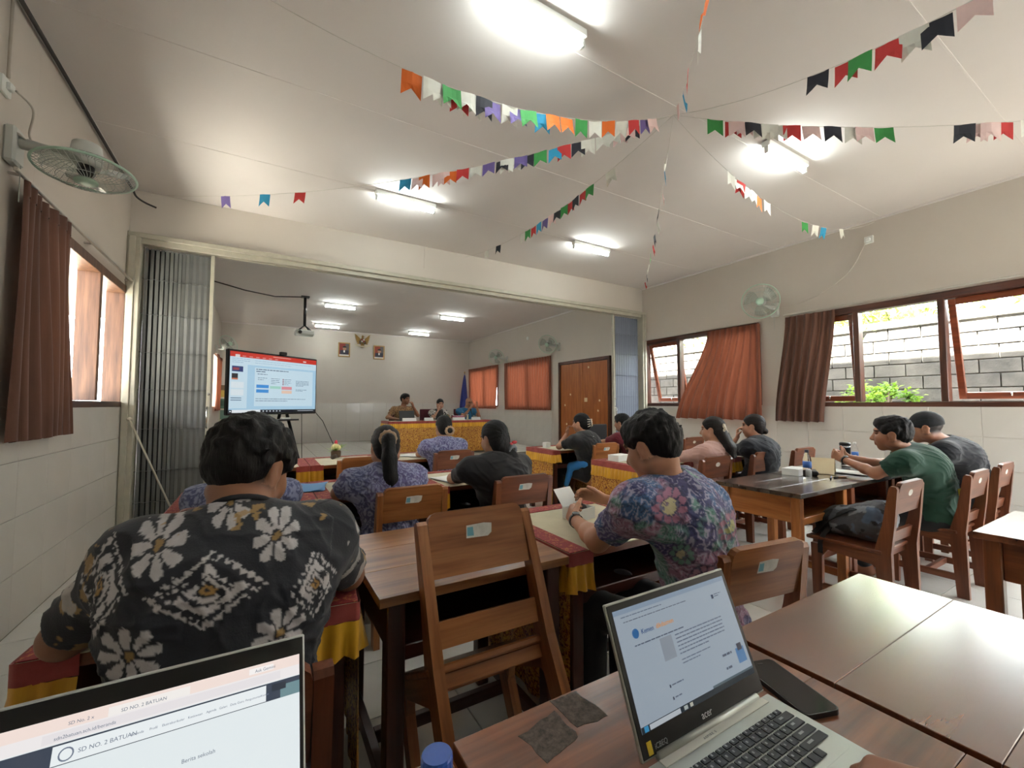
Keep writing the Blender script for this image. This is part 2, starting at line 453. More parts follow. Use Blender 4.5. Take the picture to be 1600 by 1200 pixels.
# wooden double door in the right wall of the far room
dr = thing('door_1', None, None, (XR, 7.50, 0)); dr['kind'] = 'structure'
MT['door'] = wood('door_veneer', (150, 80, 34), (172, 98, 44), (188, 112, 54), 2, 0.38)
G().box((-0.02, -0.86, 1.16), (0.07, 0.07, 2.32), 0.005).build('frame_jamb', MT['frame'], dr)
G().box((-0.02, 0.86, 1.16), (0.07, 0.07, 2.32), 0.005).build('frame_jamb', MT['frame'], dr)
G().box((-0.02, 0, 2.31), (0.07, 1.79, 0.07), 0.005).build('frame_top', MT['frame'], dr)
for s in (-1, 1):
    lf = G().box((-0.008, s * 0.415, 1.14), (0.036, 0.822, 2.26), 0.003).build('door_leaf', MT['door'], dr)
    if s < 0: G().tube([(-0.03, -0.08, 1.0), (-0.07, -0.08, 1.0), (-0.07, -0.19, 1.0)], 0.009).build('handle', MT['chrome'], lf, True)
for k, (y, z) in enumerate(((-0.1, 1.42), (-0.55, 1.40), (0.45, 1.55), (-0.5, 1.18), (0.3, 1.0), (-0.62, 0.75), (0.66, 1.3), (-0.2, 2.15), (0.60, 0.85))):
    w = 0.10 if k == 0 else 0.045
    G().box((-0.0275, y, z), (0.002, w, w * 0.9), 0.0005, Matrix.Rotation(R(11 * k), 3, 'X')).build('paper_scrap', MT['cream_paper'], dr)

# ------------------------------------------------------------------ curtains
def curtain(label, x, y0t, y1t, y0b, y1b, z0, z1, mat, inward, pleats, amp=0.035, xb=None, seed=0, rail=None):
    r = thing('curtain', label, 'curtain', (x, (y0t + y1t) / 2, z0))
    yc = (y0t + y1t) / 2; rr = random.Random(seed); ph = [rr.uniform(-0.6, 0.6) for _ in range(60)]
    g = G()
    def fn(u, v):
        k = v * v * (3 - 2 * v) * 0.6 + v * 0.4
        y = (y0t + (y1t - y0t) * u) * (1 - k) + (y0b + (y1b - y0b) * u) * k
        i = int(u * pleats); a = amp * (0.45 + 0.55 * v)
        off = a * math.sin(2 * math.pi * u * pleats + ph[min(i, 59)] * v) + 0.012 * math.sin(9 * u + 3 * v + seed)
        bx = (xb or 0) * k * (1 - abs(2 * u - 1) * 0.3)
        return (inward * (0.06 + off + bx), y - yc, (z1 - z0) * (1 - v) + 0.006 * math.sin(2 * math.pi * u * pleats) * v)
    nu = max(40, pleats * 10)
    g.grid(fn, nu, 16)
    o = g.build('cloth', mat, r, True)
    h = G()
    h.grid(lambda u, v: tuple(Vector(fn(u, 0.0 + 0.06 * v)) + Vector((inward * 0.005, 0, 0))), nu, 2)
    h.build('heading_tape', mat, o, True)
    if rail:
        rl = thing('curtain_rail', rail[2], 'curtain rail', (x, rail[0], z1 + 0.02))
        L = rail[1] - rail[0]
        G().box((inward * 0.055, L / 2, 0.012), (0.022, L, 0.022), 0.004).build('track', MT['rail'], rl)
        for k in range(3):
            G().box((inward * 0.022, 0.08 + (L - 0.16) * k / 2, 0.012), (0.05, 0.02, 0.014), 0.002).build('bracket', MT['rail'], rl)
    return r
curtain('dark brown curtain gathered at the near end of the left window', XL, 3.30, 4.02, 3.30, 4.14, 1.10, 2.53, MT['curtain_dark'], 1, 7, 0.028, 0.02, 1, (3.25, 5.72, 'pale curtain rail above the left window'))
curtain('rust curtain blown sideways at the window beside the far folding gate', XR, 3.47, 4.32, 3.44, 4.90, 1.08, 2.50, MT['curtain'], -1, 9, 0.03, 0.10, 2, (3.46, 5.70, 'curtain rail over the right window next to the folding gate'))
curtain('brown curtain drawn to the left end of the wide right window', XR, 2.52, 3.12, 2.68, 3.28, 1.08, 2.52, MT['curtain_dark'], -1, 6, 0.035, 0.05, 3, (-0.75, 3.14, 'curtain rail along the top of the wide right window'))
curtain('rust curtain closed over the window next to the wooden door', XR, 8.70, 11.05, 8.70, 11.05, 1.17, 2.55, MT['curtain'], -1, 20, 0.022, 0, 4, (8.66, 11.1, 'curtain rail over the window next to the wooden door'))
curtain('rust curtain closed over the window behind the blue flag', XR, 11.46, 13.58, 11.56, 13.58, 1.19, 2.55, MT['curtain'], -1, 18, 0.022, 0, 5, (11.44, 13.62, 'curtain rail over the window behind the blue flag'))
curtain('orange curtain hanging on the far left wall behind the television', XLB, 12.0, 13.3, 12.0, 13.3, 1.17, 2.5, MT['curtain'], 1, 11, 0.022, 0, 6)

# ------------------------------------------------------------------ outside
ground = struct(G().box((2.5, 5, -0.25), (60, 60, 0.2), 0.001).build('ground', plain('outside_ground', (150, 146, 136), 0.9, 0.2, 0.8, coords='World')))
roof = G()
roof.box((6.95, 6, 3.72), (1.0, 17.5, 0.10), 0.01)
struct(roof.build('roof_eave_right', MT['concrete']))
rl = G(); rl.box((-3.1, 6, 3.60), (3.6, 17.5, 0.10), 0.01); struct(rl.build('roof_added_shade_left', MT['concrete']))  # unseen roof added to keep the sun out of the left window
struct(G().box((-2.9, 5, -0.07), (3.2, 20, 0.14), 0.01).build('veranda_floor', MT['tilef']))
# concrete block wall beyond the right windows
BW_X, BH, BL = 8.80, 0.20, 0.40
bwall = struct(G().box((BW_X + 0.09, 3.2, 1.17), (0.14, 16.0, 2.7), 0.002).build('wall_outside', plain('mortar', (120, 116, 110), 0.95, 0.2, 4.0, bump=0.3, coords='World')))
tb = NT('concrete_block'); v = tb.coords(kind='World'); oi = tb.n('ShaderNodeObjectInfo')
cA = tb.ramp(tb.noise(v, 2.2, 6, 0.65), [(0.3, lin((52, 50, 50))), (0.55, lin((96, 92, 88))), (0.75, lin((124, 118, 112)))])
cB = tb.mix(0.25, cA, tb.ramp(oi.outputs['Random'], [(0, lin((76, 72, 68))), (1, lin((126, 120, 112)))]))
tb.set(Base_Color=cB, Roughness=0.95); tb.bump(tb.noise(v, 40, 5), 0.5, 0.01)
bme = G().box((0, 0, 0), (0.05, BL - 0.014, BH - 0.014), 0.006).mesh('block'); bme.materials.append(tb.m)
rest = G()
for k in range(13):
    for i in range(30):
        y = -2.2 + BL * i + (BL / 2 if k % 2 else 0); z = -0.05 + BH * (k + 0.5)
        if 0.8 < z < 2.5 and -0.2 < y < 7.2: obj('block', bme, None, bwall, (BW_X, y, z)).rotation_euler.x = rng.uniform(-.008, .008)
        else: rest.box((BW_X, y, z), (0.05, BL - 0.014, BH - 0.014), 0.006)
ro = rest.build('block_course', tb.m, bwall); ro['kind'] = 'stuff'
G().box((BW_X + 0.07, 3.2, 2.60), (0.26, 16.0, 0.12), 0.01).build('coping', MT['concrete'], bwall)

def leaf_tree(label, base, height, spread, nleaf, c1, c2, llen, lw, seed, name='garden_tree', cat='tree', trunk=True):
    rr = random.Random(seed); r = thing(name, label, cat, base)
    m = NT(name + '_leaf_%d' % seed); oi = m.noise(m.coords(kind='World'), 3.0, 3)
    m.set(Base_Color=m.ramp(oi, [(0.35, lin(c1)), (0.65, lin(c2))]), Roughness=0.5)
    ts = m.n('ShaderNodeBsdfTranslucent'); ts.inputs['Color'].default_value = lin(c2); mx = m.n('ShaderNodeMixShader'); mx.inputs[0].default_value = 0.4
    m.l(m.b.outputs[0], mx.inputs[1]); m.l(ts.outputs[0], mx.inputs[2]); m.l(mx.outputs[0], m.t.nodes['Material Output'].inputs['Surface'])
    bark = plain('bark_%d' % seed, (110, 96, 80), 0.9, 0.2, 20)
    tips = []
    g = G()
    if trunk: g.tube([(0, 0, 0), (0.04, 0.05, height * 0.35), (0, 0, height * 0.55)], [0.07, 0.06, 0.05], 8)
    for k in range(22):
        a = rr.uniform(0, 6.28); e = Vector((math.cos(a) * spread * rr.uniform(.2, 1), math.sin(a) * spread * rr.uniform(.2, 1), height * rr.uniform(.62, 1.0)))
        s0 = Vector((0, 0, height * (0.5 if trunk else 0.05)))
        g.tube([s0, (s0 + e) / 2 + Vector((0, 0, 0.1)), e], [0.035, 0.025, 0.012], 6); tips.append(e)
    g.build('branches', bark, r, True)
    lf = G()
    for k in range(nleaf):
        tp = rr.choice(tips) + Vector((rr.gauss(0, .12), rr.gauss(0, .12), rr.gauss(0, .1))) * spread
        d_ = Vector((rr.gauss(0, 1), rr.gauss(0, 1), rr.gauss(0.15, .6))).normalized(); sd = d_.cross(Vector((rr.gauss(0, .3), rr.gauss(0, .3), 1))).normalized(); up = sd.cross(d_)
        L = llen * rr.uniform(.7, 1.2); W = lw * rr.uniform(.8, 1.2)
        P = [tp, tp + d_ * L * .45 + sd * W, tp + d_ * L - up * L * .12, tp + d_ * L * .45 - sd * W, tp + d_ * L * .5 + up * 0.01]
        lf.add(P, [(0, 1, 4), (1, 2, 4), (2, 3, 4), (3, 0, 4)])
    lo = lf.build('foliage', m.m, r); lo['kind'] = 'stuff'
    return r
leaf_tree('tree with long yellow-green leaves rising behind the block wall at right', (10.3, 3.0, -0.1), 3.7, 1.5, 1500, (96, 132, 48), (160, 182, 88), 0.30, 0.035, 11)
leaf_tree('leafy green tree behind the block wall seen past the rust curtain', (10.4, 6.9, -0.1), 3.6, 1.3, 900, (70, 110, 40), (130, 160, 70), 0.16, 0.04, 12)
leaf_tree('bright green shrub growing before the block wall outside the middle pane', (8.1, 2.75, -0.15), 1.75, 0.42, 900, (84, 124, 36), (140, 170, 62), 0.09, 0.022, 13, 'garden_shrub', 'shrub', False)
leaf_tree('yellow-leaved tree behind the block wall at the right edge', (10.6, -0.9, -0.1), 3.6, 1.2, 900, (120, 134, 50), (182, 182, 96), 0.2, 0.04, 14)
# neighbour wall with pale render seen through the left window
struct(G().box((-6.0, 9, 1.5), (0.2, 24, 3.4), 0.01).build('wall_neighbour', plain('pale_render', (236, 230, 206), 0.9, 0.05, 1.0)))
# ------------------------------------------------------------------ ceiling tubes
MT['tube'] = emit('tube_glow', (246, 255, 252), TUBE_POWER)
def tube_light(label, x, y):
    r = thing('tube_light', label, 'light', (x, y, ZC), 0, 'ceiling tube lights')
    G().box((0, 0, -0.026), (0.66, 0.070, 0.052), 0.006).build('housing', MT['white'], r)
    for s in (-1, 1):
        G().box((s * 0.315, 0, -0.075), (0.022, 0.034, 0.06), 0.004).build('lamp_holder', MT['white'], r)
    G().tube([(-0.303, 0, -0.088), (0.303, 0, -0.088)], 0.0145, 12).build('tube', MT['tube'], r, True)
for lab, x, y in (('glowing ceiling tube nearest the camera at the top of the picture', 1.30, 1.90), ('glowing ceiling tube above the left folding gate', 1.31, 4.46),
                  ('glowing ceiling tube close to the header on the right', 3.96, 4.49), ('glowing ceiling tube behind the right bunting flags', 3.97, 1.92),
                  ('added unseen tube over the photographer on the left', 1.30, -0.66), ('added unseen tube over the photographer on the right', 3.96, -0.66), ('added hidden tube just beyond the header on the left', 1.48, 7.25), ('added hidden tube just beyond the header on the right', 4.13, 7.20),  # the unseen tubes on this line continue the grid, added to brighten the rooms
                  ('far room ceiling tube right of the projector pole', 1.48, 10.0), ('far room ceiling tube nearest the left framed portrait', 1.55, 12.7),
                  ('far room ceiling tube nearest the right wall fans', 4.13, 9.95), ('far room ceiling tube to the right of the emblem', 4.14, 12.6)):
    tube_light(lab, x, y)

# ------------------------------------------------------------------ bunting
FLAGC = {'o': (226, 112, 42), 'w': (226, 226, 216), 'g': (62, 150, 76), 'r': (206, 62, 62), 'k': (44, 46, 56), 'p': (112, 96, 156), 'b': (50, 156, 200), 'i': (236, 206, 202)}
FM = {k: plain('flag_paper_' + k, c, 0.8, 0.06, 14.0) for k, c in FLAGC.items()}
MT['cord'] = plain('bunting_cord', (206, 202, 194), 0.8)
HUB = Vector((2.68, 2.09, 3.53))
BUNT = {
 'LM': ((-1.20, 2.09, 3.5), .49, 'to the middle of the left wall', '2.098o 1.987w 1.934w 1.88g 1.828r 1.797w 1.744w 1.681k 1.625p 1.512w 1.456p 1.385g 1.27b 1.203o 1.089o 0.97g 0.845w 0.731o 0.595w 0.49r 0.367p 0.3i'),
 'LF': ((-1.18, 5.72, 3.5), .235, 'to the corner above the left folding gate', '4.211p 3.743b 3.361r 2.285b 2.174i 2.108o 1.983i 1.93i 1.87o 1.755r 1.639w 1.526p 1.409k 1.371w 1.304w 1.25p 1.195k 1.088g 0.967b 0.893r 0.78k 0.703w 0.586w 0.506w 0.452i 0.393i 0.359k'),
 'MF': ((2.57, 5.72, 3.5), .19, 'to the middle of the header beam', '3.024w 2.694k 2.135w 2.026g 1.922r 1.809b 1.7p 1.583i 1.483k 1.365g 1.271r 1.191k 1.086r 0.984g 0.727w'),
 'RM': ((6.30, 2.09, 3.5), .39, 'to the wall above the wide right window', '0.675w 0.784w 0.82r 0.924w 1.01w 1.099o 1.221w 1.913g 2.117w 2.304b 2.677w'),
 'RB': ((6.30, -1.60, 3.5), .42, 'to the right, sagging before a ceiling tube', '0.238g 0.362r 0.384i 0.434i 0.49k 0.549w 0.604w 0.657w 0.74r 0.86i 0.99k 1.118w 1.178i 1.295g 1.735k 1.813i 1.87i 1.94r 2.073w'),
 'MB': ((2.57, -1.60, 3.5), .46, 'to the upper right, with large flags', '0.936k 1.066r 1.131g 1.246r 1.342w 1.419k 1.542i'),
 'RF': ((6.30, 5.72, 3.5), .2, 'to the corner above the right folding gate', '0.375w 0.596b 0.911i 1.257k 1.529w 1.848k 2.168r 2.452g 2.902w 3.407k 3.992r'),
 'LB': ((-1.18, -1.60, 3.5), .6, 'straight up the picture, seen edge-on', '0.277i 0.487b 0.813r 1.174w 1.434o'),
}
for key, (E_, sag, lab, fl) in BUNT.items():
    E_ = Vector(E_); D = E_ - HUB; L = Vector((D.x, D.y, 0)).length
    r = thing('bunting', 'paper flag bunting from the ceiling centre ' + lab, 'bunting', HUB, 0, 'bunting strings')
    def pt(s): q = D * s; q.z -= 4 * sag * s * (1 - s); return q
    G().tube([pt(i / 40) for i in range(41)], 0.0018, 5).build('cord', MT['cord'], r)
    u0 = Vector((D.x, D.y, 0)).normalized(); nn = Vector((-u0.y, u0.x, 0)); rr = random.Random(len(fl))
    toward = -1 if key in ('LM', 'LF', 'MF') else 1
    for k, tok in enumerate(fl.split()):
        s0 = float(tok[:-1]); c = tok[-1]; w = 0.108
        s1 = s0 + toward * w
        a = pt(s0 / L); b = pt(s1 / L); off = nn * (0.004 * (1 if k % 2 else -1)); h = 0.118 + rr.uniform(-.008, .008)
        sw = nn * rr.uniform(-0.03, 0.03); z = Vector((0, 0, -1))
        g = G(); N = 4; top = []; mid = []; bot = []
        for i in range(N + 1):
            q = i / N; p0 = a.lerp(b, q) + off + nn * 0.006 * math.sin(q * 3.1 + k)
            notch = h * (1 - 0.38 * (1 - abs(2 * q - 1)))
            top.append(p0); mid.append(p0 + z * h * 0.5 + sw * 0.4); bot.append(p0 + z * notch + sw)
        V = top + mid + bot; F = []
        for rw in (0, 1):
            for i in range(N): F.append((rw * (N + 1) + i, (rw + 1) * (N + 1) + i, (rw + 1) * (N + 1) + i + 1, rw * (N + 1) + i + 1))
        g.add(V, F); g.build('flag', FM[c], r)

# ------------------------------------------------------------------ wall fans
MT['fan_white'] = plain('fan_plastic', (196, 198, 192), 0.45, 0.04)
MT['fan_green'] = plain('fan_green_plastic', (176, 206, 186), 0.35, 0.04)
MT['fan_wire'] = plain('fan_wire', (176, 182, 176), 0.4, 0.04, metal=0.4)
t = NT('fan_blade'); t.set(Base_Color=lin((206, 218, 210)), Roughness=0.2, Transmission_Weight=0.75, IOR=1.1, Alpha=1.0); MT['fan_blade'] = t.m
def wall_fan(label, base, head, dirn, dia, nwall, wires=30):
    r = thing('wall_fan', label, 'fan', base, 0, 'wall fans')
    base = Vector(base); h = Vector(head) - base; d_ = Vector(dirn).normalized(); nw = Vector(nwall)
    q = d_.to_track_quat('Z', 'Y').to_matrix()
    rad = dia / 2
    g = G(); sd = nw.cross(Vector((0, 0, 1)))
    g.box(nw * 0.025, (0.05, 0.11, 0.20) if abs(nw.x) > .5 else (0.11, 0.05, 0.20), 0.012); g.build('wall_bracket', MT['fan_white'], r)
    mot = h - d_ * 0.10
    g = G(); g.tube([nw * 0.04 + Vector((0, 0, 0.03)), nw * 0.12 + Vector((0, 0, 0.02)), mot - d_ * 0.02 + Vector((0, 0, -0.05)), mot], [0.032, 0.03, 0.026, 0.026], 10); g.build('arm', MT['fan_white'], r, True)
    g = G(); g.lathe([(0.03, -0.17), (0.062, -0.155), (0.07, -0.09), (0.066, -0.04), (0.05, -0.03)], 18, h, q); g.build('motor_housing', MT['fan_white'], r, True)
    g = G(); ring = [h + q @ Vector((rad * math.cos(a), rad * math.sin(a), 0.0)) for a in [2 * math.pi * i / 48 for i in range(48)]]
    g.tube(ring, 0.007, 6, True); g.build('rim', MT['fan_green'], r, True)
    for nm, zc, r0 in (('front_guard', 0.055, 0.05), ('rear_guard', -0.055, 0.07)):
        g = G()
        for i in range(wires):
            a = 2 * math.pi * i / wires; tw = 0.25 if zc > 0 else 0
            pts = []
            for k in range(5):
                s = k / 4; rr_ = r0 + (rad - r0) * s; aa = a + tw * s
                pts.append(h + q @ Vector((rr_ * math.cos(aa), rr_ * math.sin(aa), zc * (1 - s ** 2.6))))
            g.tube(pts, 0.0016, 4, cap=False)
        for fr_ in (0.42, 0.72):
            rr_ = r0 + (rad - r0) * fr_
            g.tube([h + q @ Vector((rr_ * math.cos(a), rr_ * math.sin(a), zc * (1 - fr_ ** 2.6))) for a in [2 * math.pi * i / 32 for i in range(32)]], 0.0018, 4, True)
        g.build(nm, MT['fan_wire'], r)
    g = G(); g.lathe([(0.052, 0.05), (0.05, 0.062), (0.02, 0.068)], 18, h, q); g.build('guard_badge', MT['fan_green'], r, True)
    g = G(); g.lathe([(0.035, -0.03), (0.038, 0.01), (0.025, 0.028)], 16, h, q); g.build('hub', MT['black'], r, True)
    for b in range(3):
        a0 = 2 * math.pi * b / 3 + 0.4; g = G()
        def fn(u, v):
            rr_ = 0.035 + (rad * 0.86 - 0.035) * v; aa = a0 + (u - 0.5) * (0.9 + 0.35 * math.sin(v * 3.0)) + 0.25 * v
            return h + q @ Vector((rr_ * math.cos(aa), rr_ * math.sin(aa), (u - 0.5) * 0.045))
        g.grid(fn, 8, 6); g.build('blade', MT['fan_blade'], r, True)
    g = G(); c0 = nw * 0.055 + Vector((0, 0, -0.10)); g.tube([c0, c0 + Vector((0, 0, -0.12)), c0 + Vector((0, 0, -0.2))], 0.0025, 5); g.build('pull_cord', MT['fan_wire'], r)
    return r
wall_fan('large wall fan tilted down, high on the left wall above the brown curtain', (XL, 3.30, 2.70), (-0.86, 3.17, 2.587), (0.03, -0.08, -1.0), 0.42, (1, 0, 0), 44)
wall_fan('wall fan between the two right windows, facing the room', (XR, 3.27, 2.66), (6.02, 3.31, 2.76), (-0.88, -0.36, -0.18), 0.47, (-1, 0, 0), 40)
wall_fan('far wall fan above the curtain next to the wooden door', (XR, 8.42, 2.74), (6.06, 8.52, 2.80), (-0.72, -0.50, -0.40), 0.46, (-1, 0, 0))
wall_fan('far wall fan mounted between the two closed rust curtains', (XR, 11.0, 2.66), (6.05, 11.15, 2.74), (-0.66, -0.62, -0.40), 0.46, (-1, 0, 0))
wall_fan('far left wall fan half hidden by the folding gate', (XLB, 12.2, 2.62), (-0.68, 12.05, 2.74), (0.62, -0.70, 0.30), 0.44, (1, 0, 0))

# ------------------------------------------------------------------ desks
WD = {
 'brown': ((108, 64, 32), (148, 96, 52), (170, 118, 68)), 'red': ((84, 44, 24), (122, 68, 38), (146, 86, 50)),
 'dark': ((52, 42, 37), (74, 62, 54), (92, 78, 68)), 'orange': ((136, 80, 40), (170, 106, 56), (190, 128, 72)), 'maroon': ((44, 20, 14), (66, 32, 22), (84, 44, 30)),
 'chair': ((116, 68, 36), (156, 98, 56), (178, 120, 72)), 'mahog': ((84, 44, 28), (114, 64, 41), (136, 82, 54)), 'wine': ((86, 30, 28), (112, 44, 40), (130, 56, 50)),
}
WM = {}
def wm(k, axis, rough=0.3, worn=0.0):
    key = (k, axis, rough, worn)
    if key not in WM: WM[key] = wood('wood_%s_%d_%d' % (k, axis, len(WM)), *WD[k], axis=axis, rough=rough, worn=worn, coat=1.0 if axis == 0 and rough < 0.27 else 0.45 if axis == 0 and rough < 0.29 else 0.0)
    return WM[key]
def desk(label, x0, x1, y0, y1, top='brown', side='maroon', z0=0.0, worn=0.0, rough=0.3, H=0.75):
    w = x1 - x0 - 0.006; d_ = y1 - y0
    r = thing('desk', label, 'desk', ((x0 + x1) / 2, (y0 + y1) / 2, z0), 0, 'school desks')
    npl = 3
    for i in range(npl):
        pd = d_ / npl
        G().box((0, -d_ / 2 + pd * (i + .5), H - 0.014), (w, pd - 0.0008, 0.028), 0.0012).build('top_plank', wm(top, 0, rough, worn), r)
    for sx in (-1, 1):
        for sy in (-1, 1):
            G().box((sx * (w / 2 - 0.055), sy * (d_ / 2 - 0.05), (H - 0.028) / 2), (0.055, 0.055, H - 0.028), 0.004).build('leg', wm(side, 2), r)
        G().box((sx * (w / 2 - 0.055), 0, H - 0.028 - 0.085), (0.022, d_ - 0.155, 0.165), 0.003).build('side_apron', wm(side, 1), r)
        G().box((sx * (w / 2 - 0.055), 0, 0.13), (0.03, d_ - 0.155, 0.05), 0.003).build('side_stretcher', wm(side, 1), r)
    G().box((0, d_ / 2 - 0.05, H - 0.028 - 0.085), (w - 0.165, 0.022, 0.165), 0.003).build('back_apron', wm(side, 0), r)
    G().box((0, -0.02, H - 0.19), (w - 0.135, d_ - 0.16, 0.014), 0.002).build('shelf', wm(side, 0), r)
    G().box((0, -d_ / 2 + 0.05, H - 0.19), (w - 0.165, 0.022, 0.045), 0.003).build('shelf_rail', wm(side, 0), r)
    G().box((0, 0.02, 0.13), (w - 0.14, 0.03, 0.045), 0.003).build('foot_rail', wm(side, 0), r)
    return r

t = NT('gold_brocade'); v = t.coords(kind='World')
f1 = t.noise(v, 58, 3, 0.6, 1.4)
col = t.ramp(f1, [(0.36, lin((96, 34, 24))), (0.44, lin((150, 74, 28))), (0.52, lin((206, 148, 48))), (0.62, lin((222, 176, 80))), (0.72, lin((128, 52, 30)))])
t.set(Base_Color=col, Roughness=0.45, Metallic=0.15); t.bump(f1, 0.3, 0.004); MT['brocade'] = t.m
t = NT('red_brocade_border'); v = t.coords(kind='World'); f1 = t.noise(v, 42, 3, 0.6, 1.2)
t.set(Base_Color=t.ramp(f1, [(0.44, lin((134, 40, 44))), (0.56, lin((150, 52, 50))), (0.60, lin((186, 120, 66))), (0.70, lin((140, 46, 46)))]), Roughness=0.75); t.bump(f1, 0.2, 0.003); MT['border'] = t.m
MT['red_band'] = cloth_mat('red_band_cloth', (140, 52, 48), (172, 78, 70))
MT['ruffle'] = cloth_mat('yellow_ruffle_satin', (206, 140, 18), (238, 184, 34), (1, 1, .2), 0.5)
MT['cream'] = cloth_mat('cream_table_sheet', (186, 176, 146), (206, 196, 166), scale=5)
def cloth(label, x0, x1, y0, y1, z0=0.0, flip=False, H=0.75, drop=0.62, seed=0):
    w = x1 - x0 - 0.004; d_ = y1 - y0 + 0.004
    r = thing('table_skirt', label, 'tablecloth', ((x0 + x1) / 2, (y0 + y1) / 2, z0 + H), math.pi if flip else 0.0, 'skirted tablecloths')
    G().box((0, 0, 0.0025), (w, d_, 0.004), 0.001).build('top_sheet', MT['cream'], r)
    bw = 0.085
    for c, s in (((-w / 2 + bw / 2, 0, 0.006), (bw, d_, 0.003)), ((w / 2 - bw / 2, 0, 0.006), (bw, d_, 0.003)), ((0, d_ / 2 - bw / 2, 0.0062), (w - 2 * bw, bw, 0.003))):
        G().box(c, s, 0.001).build('border_strip', MT['border'], r)
    a, b = w / 2 + 0.003, d_ / 2 + 0.003; wrap = 0.11
    path = [(-a + wrap, -b), (-a, -b), (-a, b), (a, b), (a, -b), (a - wrap, -b)]
    P = []
    for i in range(5):
        p0 = Vector(path[i]); p1 = Vector(path[i + 1]); n = max(2, int((p1 - p0).length / 0.012)); e = (p1 - p0).normalized(); nn = Vector((-e.y, e.x))
        if nn.dot((p0 + p1) / 2) < 0: nn = -nn
        for k in range(n + (1 if i == 4 else 0)): P.append((p0.lerp(p1, k / n), nn))
    N = len(P) - 1; rr = random.Random(seed)
    ph = rr.uniform(0, 6)
    def strip(z_top, z_bot, amp_t, amp_b, wl, off, cut=0):
        NN = N - 2 * cut
        def fn(u, v):
            i = cut + int(round(u * NN)); p_, nn = P[i]; s = i * 0.012
            am = amp_t + (amp_b - amp_t) * v
            o_ = off + am * (1 + math.sin(s * 2 * math.pi / wl + ph + 0.6 * math.sin(s * 23))) / 2
            return (p_.x + nn.x * o_, p_.y + nn.y * o_, z_top + (z_bot - z_top) * v + 0.004 * v * math.sin(s * 31 + ph))
        return G().grid(fn, NN, 5)
    strip(0.006, -0.045, 0, 0.001, 0.2, 0.003).build('red_band', MT['red_band'], r, True)
    strip(-0.042, -0.135, 0.006, 0.030, 0.044, 0.002).build('ruffle', MT['ruffle'], r, True)
    strip(-0.06, -drop, 0.001, 0.012, 0.11, 0.0, 9).build('skirt', MT['brocade'], r, True)
    return r
# front row, where the laptops stand
desk('worn desk in the lower left under the white-screened laptop', -0.425, 0.272, 0.01, 0.655, 'red', 'maroon', worn=0.3, rough=0.28)
desk('reddish worn desk under the silver laptop with the dark screen bezel', 0.282, 0.978, 0.02, 0.672, 'red', 'maroon', worn=0.4, rough=0.28)
desk('dark worn desk in the lower right corner, catching window light', 0.990, 1.705, -0.02, 0.645, 'mahog', 'maroon', worn=0.45, rough=0.24)
# second row
for o_ in (desk('desk under the red-bordered cloth where the black-shirted man leans', -0.405, 0.284, 1.295, 1.905, 'red', 'maroon'),
           cloth('red-bordered tablecloth with yellow ruffle where the black-shirted man leans', -0.405, 0.284, 1.295, 1.905, seed=1)): o_.rotation_euler.z = R(-6)
desk('bare brown desk with the tilted chair leaning on its edge', 0.302, 0.985, 1.25, 1.905, 'brown', 'maroon')
desk('desk under the cloth in front of the man in the floral shirt', 0.990, 1.70, 1.26, 1.905, 'red', 'maroon')
cloth('cream and red tablecloth in front of the man in the floral shirt', 0.990, 1.70, 1.26, 1.905, seed=2)
# third row
for k, (x0, x1, la) in enumerate(((-0.40, 0.298, 'left of the long-ponytailed woman'), (0.30, 0.998, 'before the long-ponytailed woman'), (1.0, 1.70, 'before the woman with the red hair clip'))):
    desk('desk under a ruffled cloth ' + la, x0, x1, 2.70, 3.35, 'red', 'maroon'); cloth('ruffled red and cream tablecloth ' + la, x0, x1, 2.70, 3.35, seed=3 + k)
for k, (x0, x1, la) in enumerate(((-0.30, 0.397, 'nearest the television stand'), (0.40, 1.098, 'with the small flower arrangement'), (1.10, 1.80, 'before the woman seated in front of the head table'))):
    desk('desk under a ruffled cloth ' + la, x0, x1, 4.22, 4.87, 'red', 'maroon'); cloth('ruffled red and cream tablecloth ' + la, x0, x1, 4.22, 4.87, seed=6 + k)
# right block
desk('dark-topped bare desk with orange sides in front of the backpack chair', 2.87, 3.575, 1.37, 1.94, 'dark', 'orange', rough=0.25)
desk('dark-topped desk under the hands of the man in green', 3.58, 4.285, 1.37, 1.94, 'dark', 'mahog', rough=0.25)
desk('dark-topped desk in front of the man in the black cap', 4.29, 5.0, 1.37, 1.94, 'dark', 'mahog', rough=0.25)
for k, (x0, x1, la) in enumerate(((2.86, 3.56, 'carrying the white box, left of the pink-shirted woman'), (3.565, 4.265, 'before the pink-shirted woman'), (4.27, 4.97, 'before the dark-haired woman in navy'))):
    desk('desk under gold-skirted cloth ' + la, x0, x1, 2.66, 3.27, 'red', 'maroon'); cloth('gold-skirted tablecloth ' + la, x0, x1, 2.66, 3.27, seed=10 + k)
for k, (x0, x1, la) in enumerate(((3.0, 3.70, 'before the woman with the white hair claw'), (3.705, 4.405, 'before the person in maroon'), (4.41, 5.11, 'at the row end near the folded gate'))):
    desk('desk under gold-skirted cloth ' + la, x0, x1, 4.12, 4.70, 'red', 'maroon'); cloth('gold-skirted tablecloth ' + la, x0, x1, 4.12, 4.70, seed=14 + k)
desk('desk at the right picture edge with a pale shiny top', 2.69, 3.40, -0.02, 0.60, 'mahog', 'red', rough=0.18)
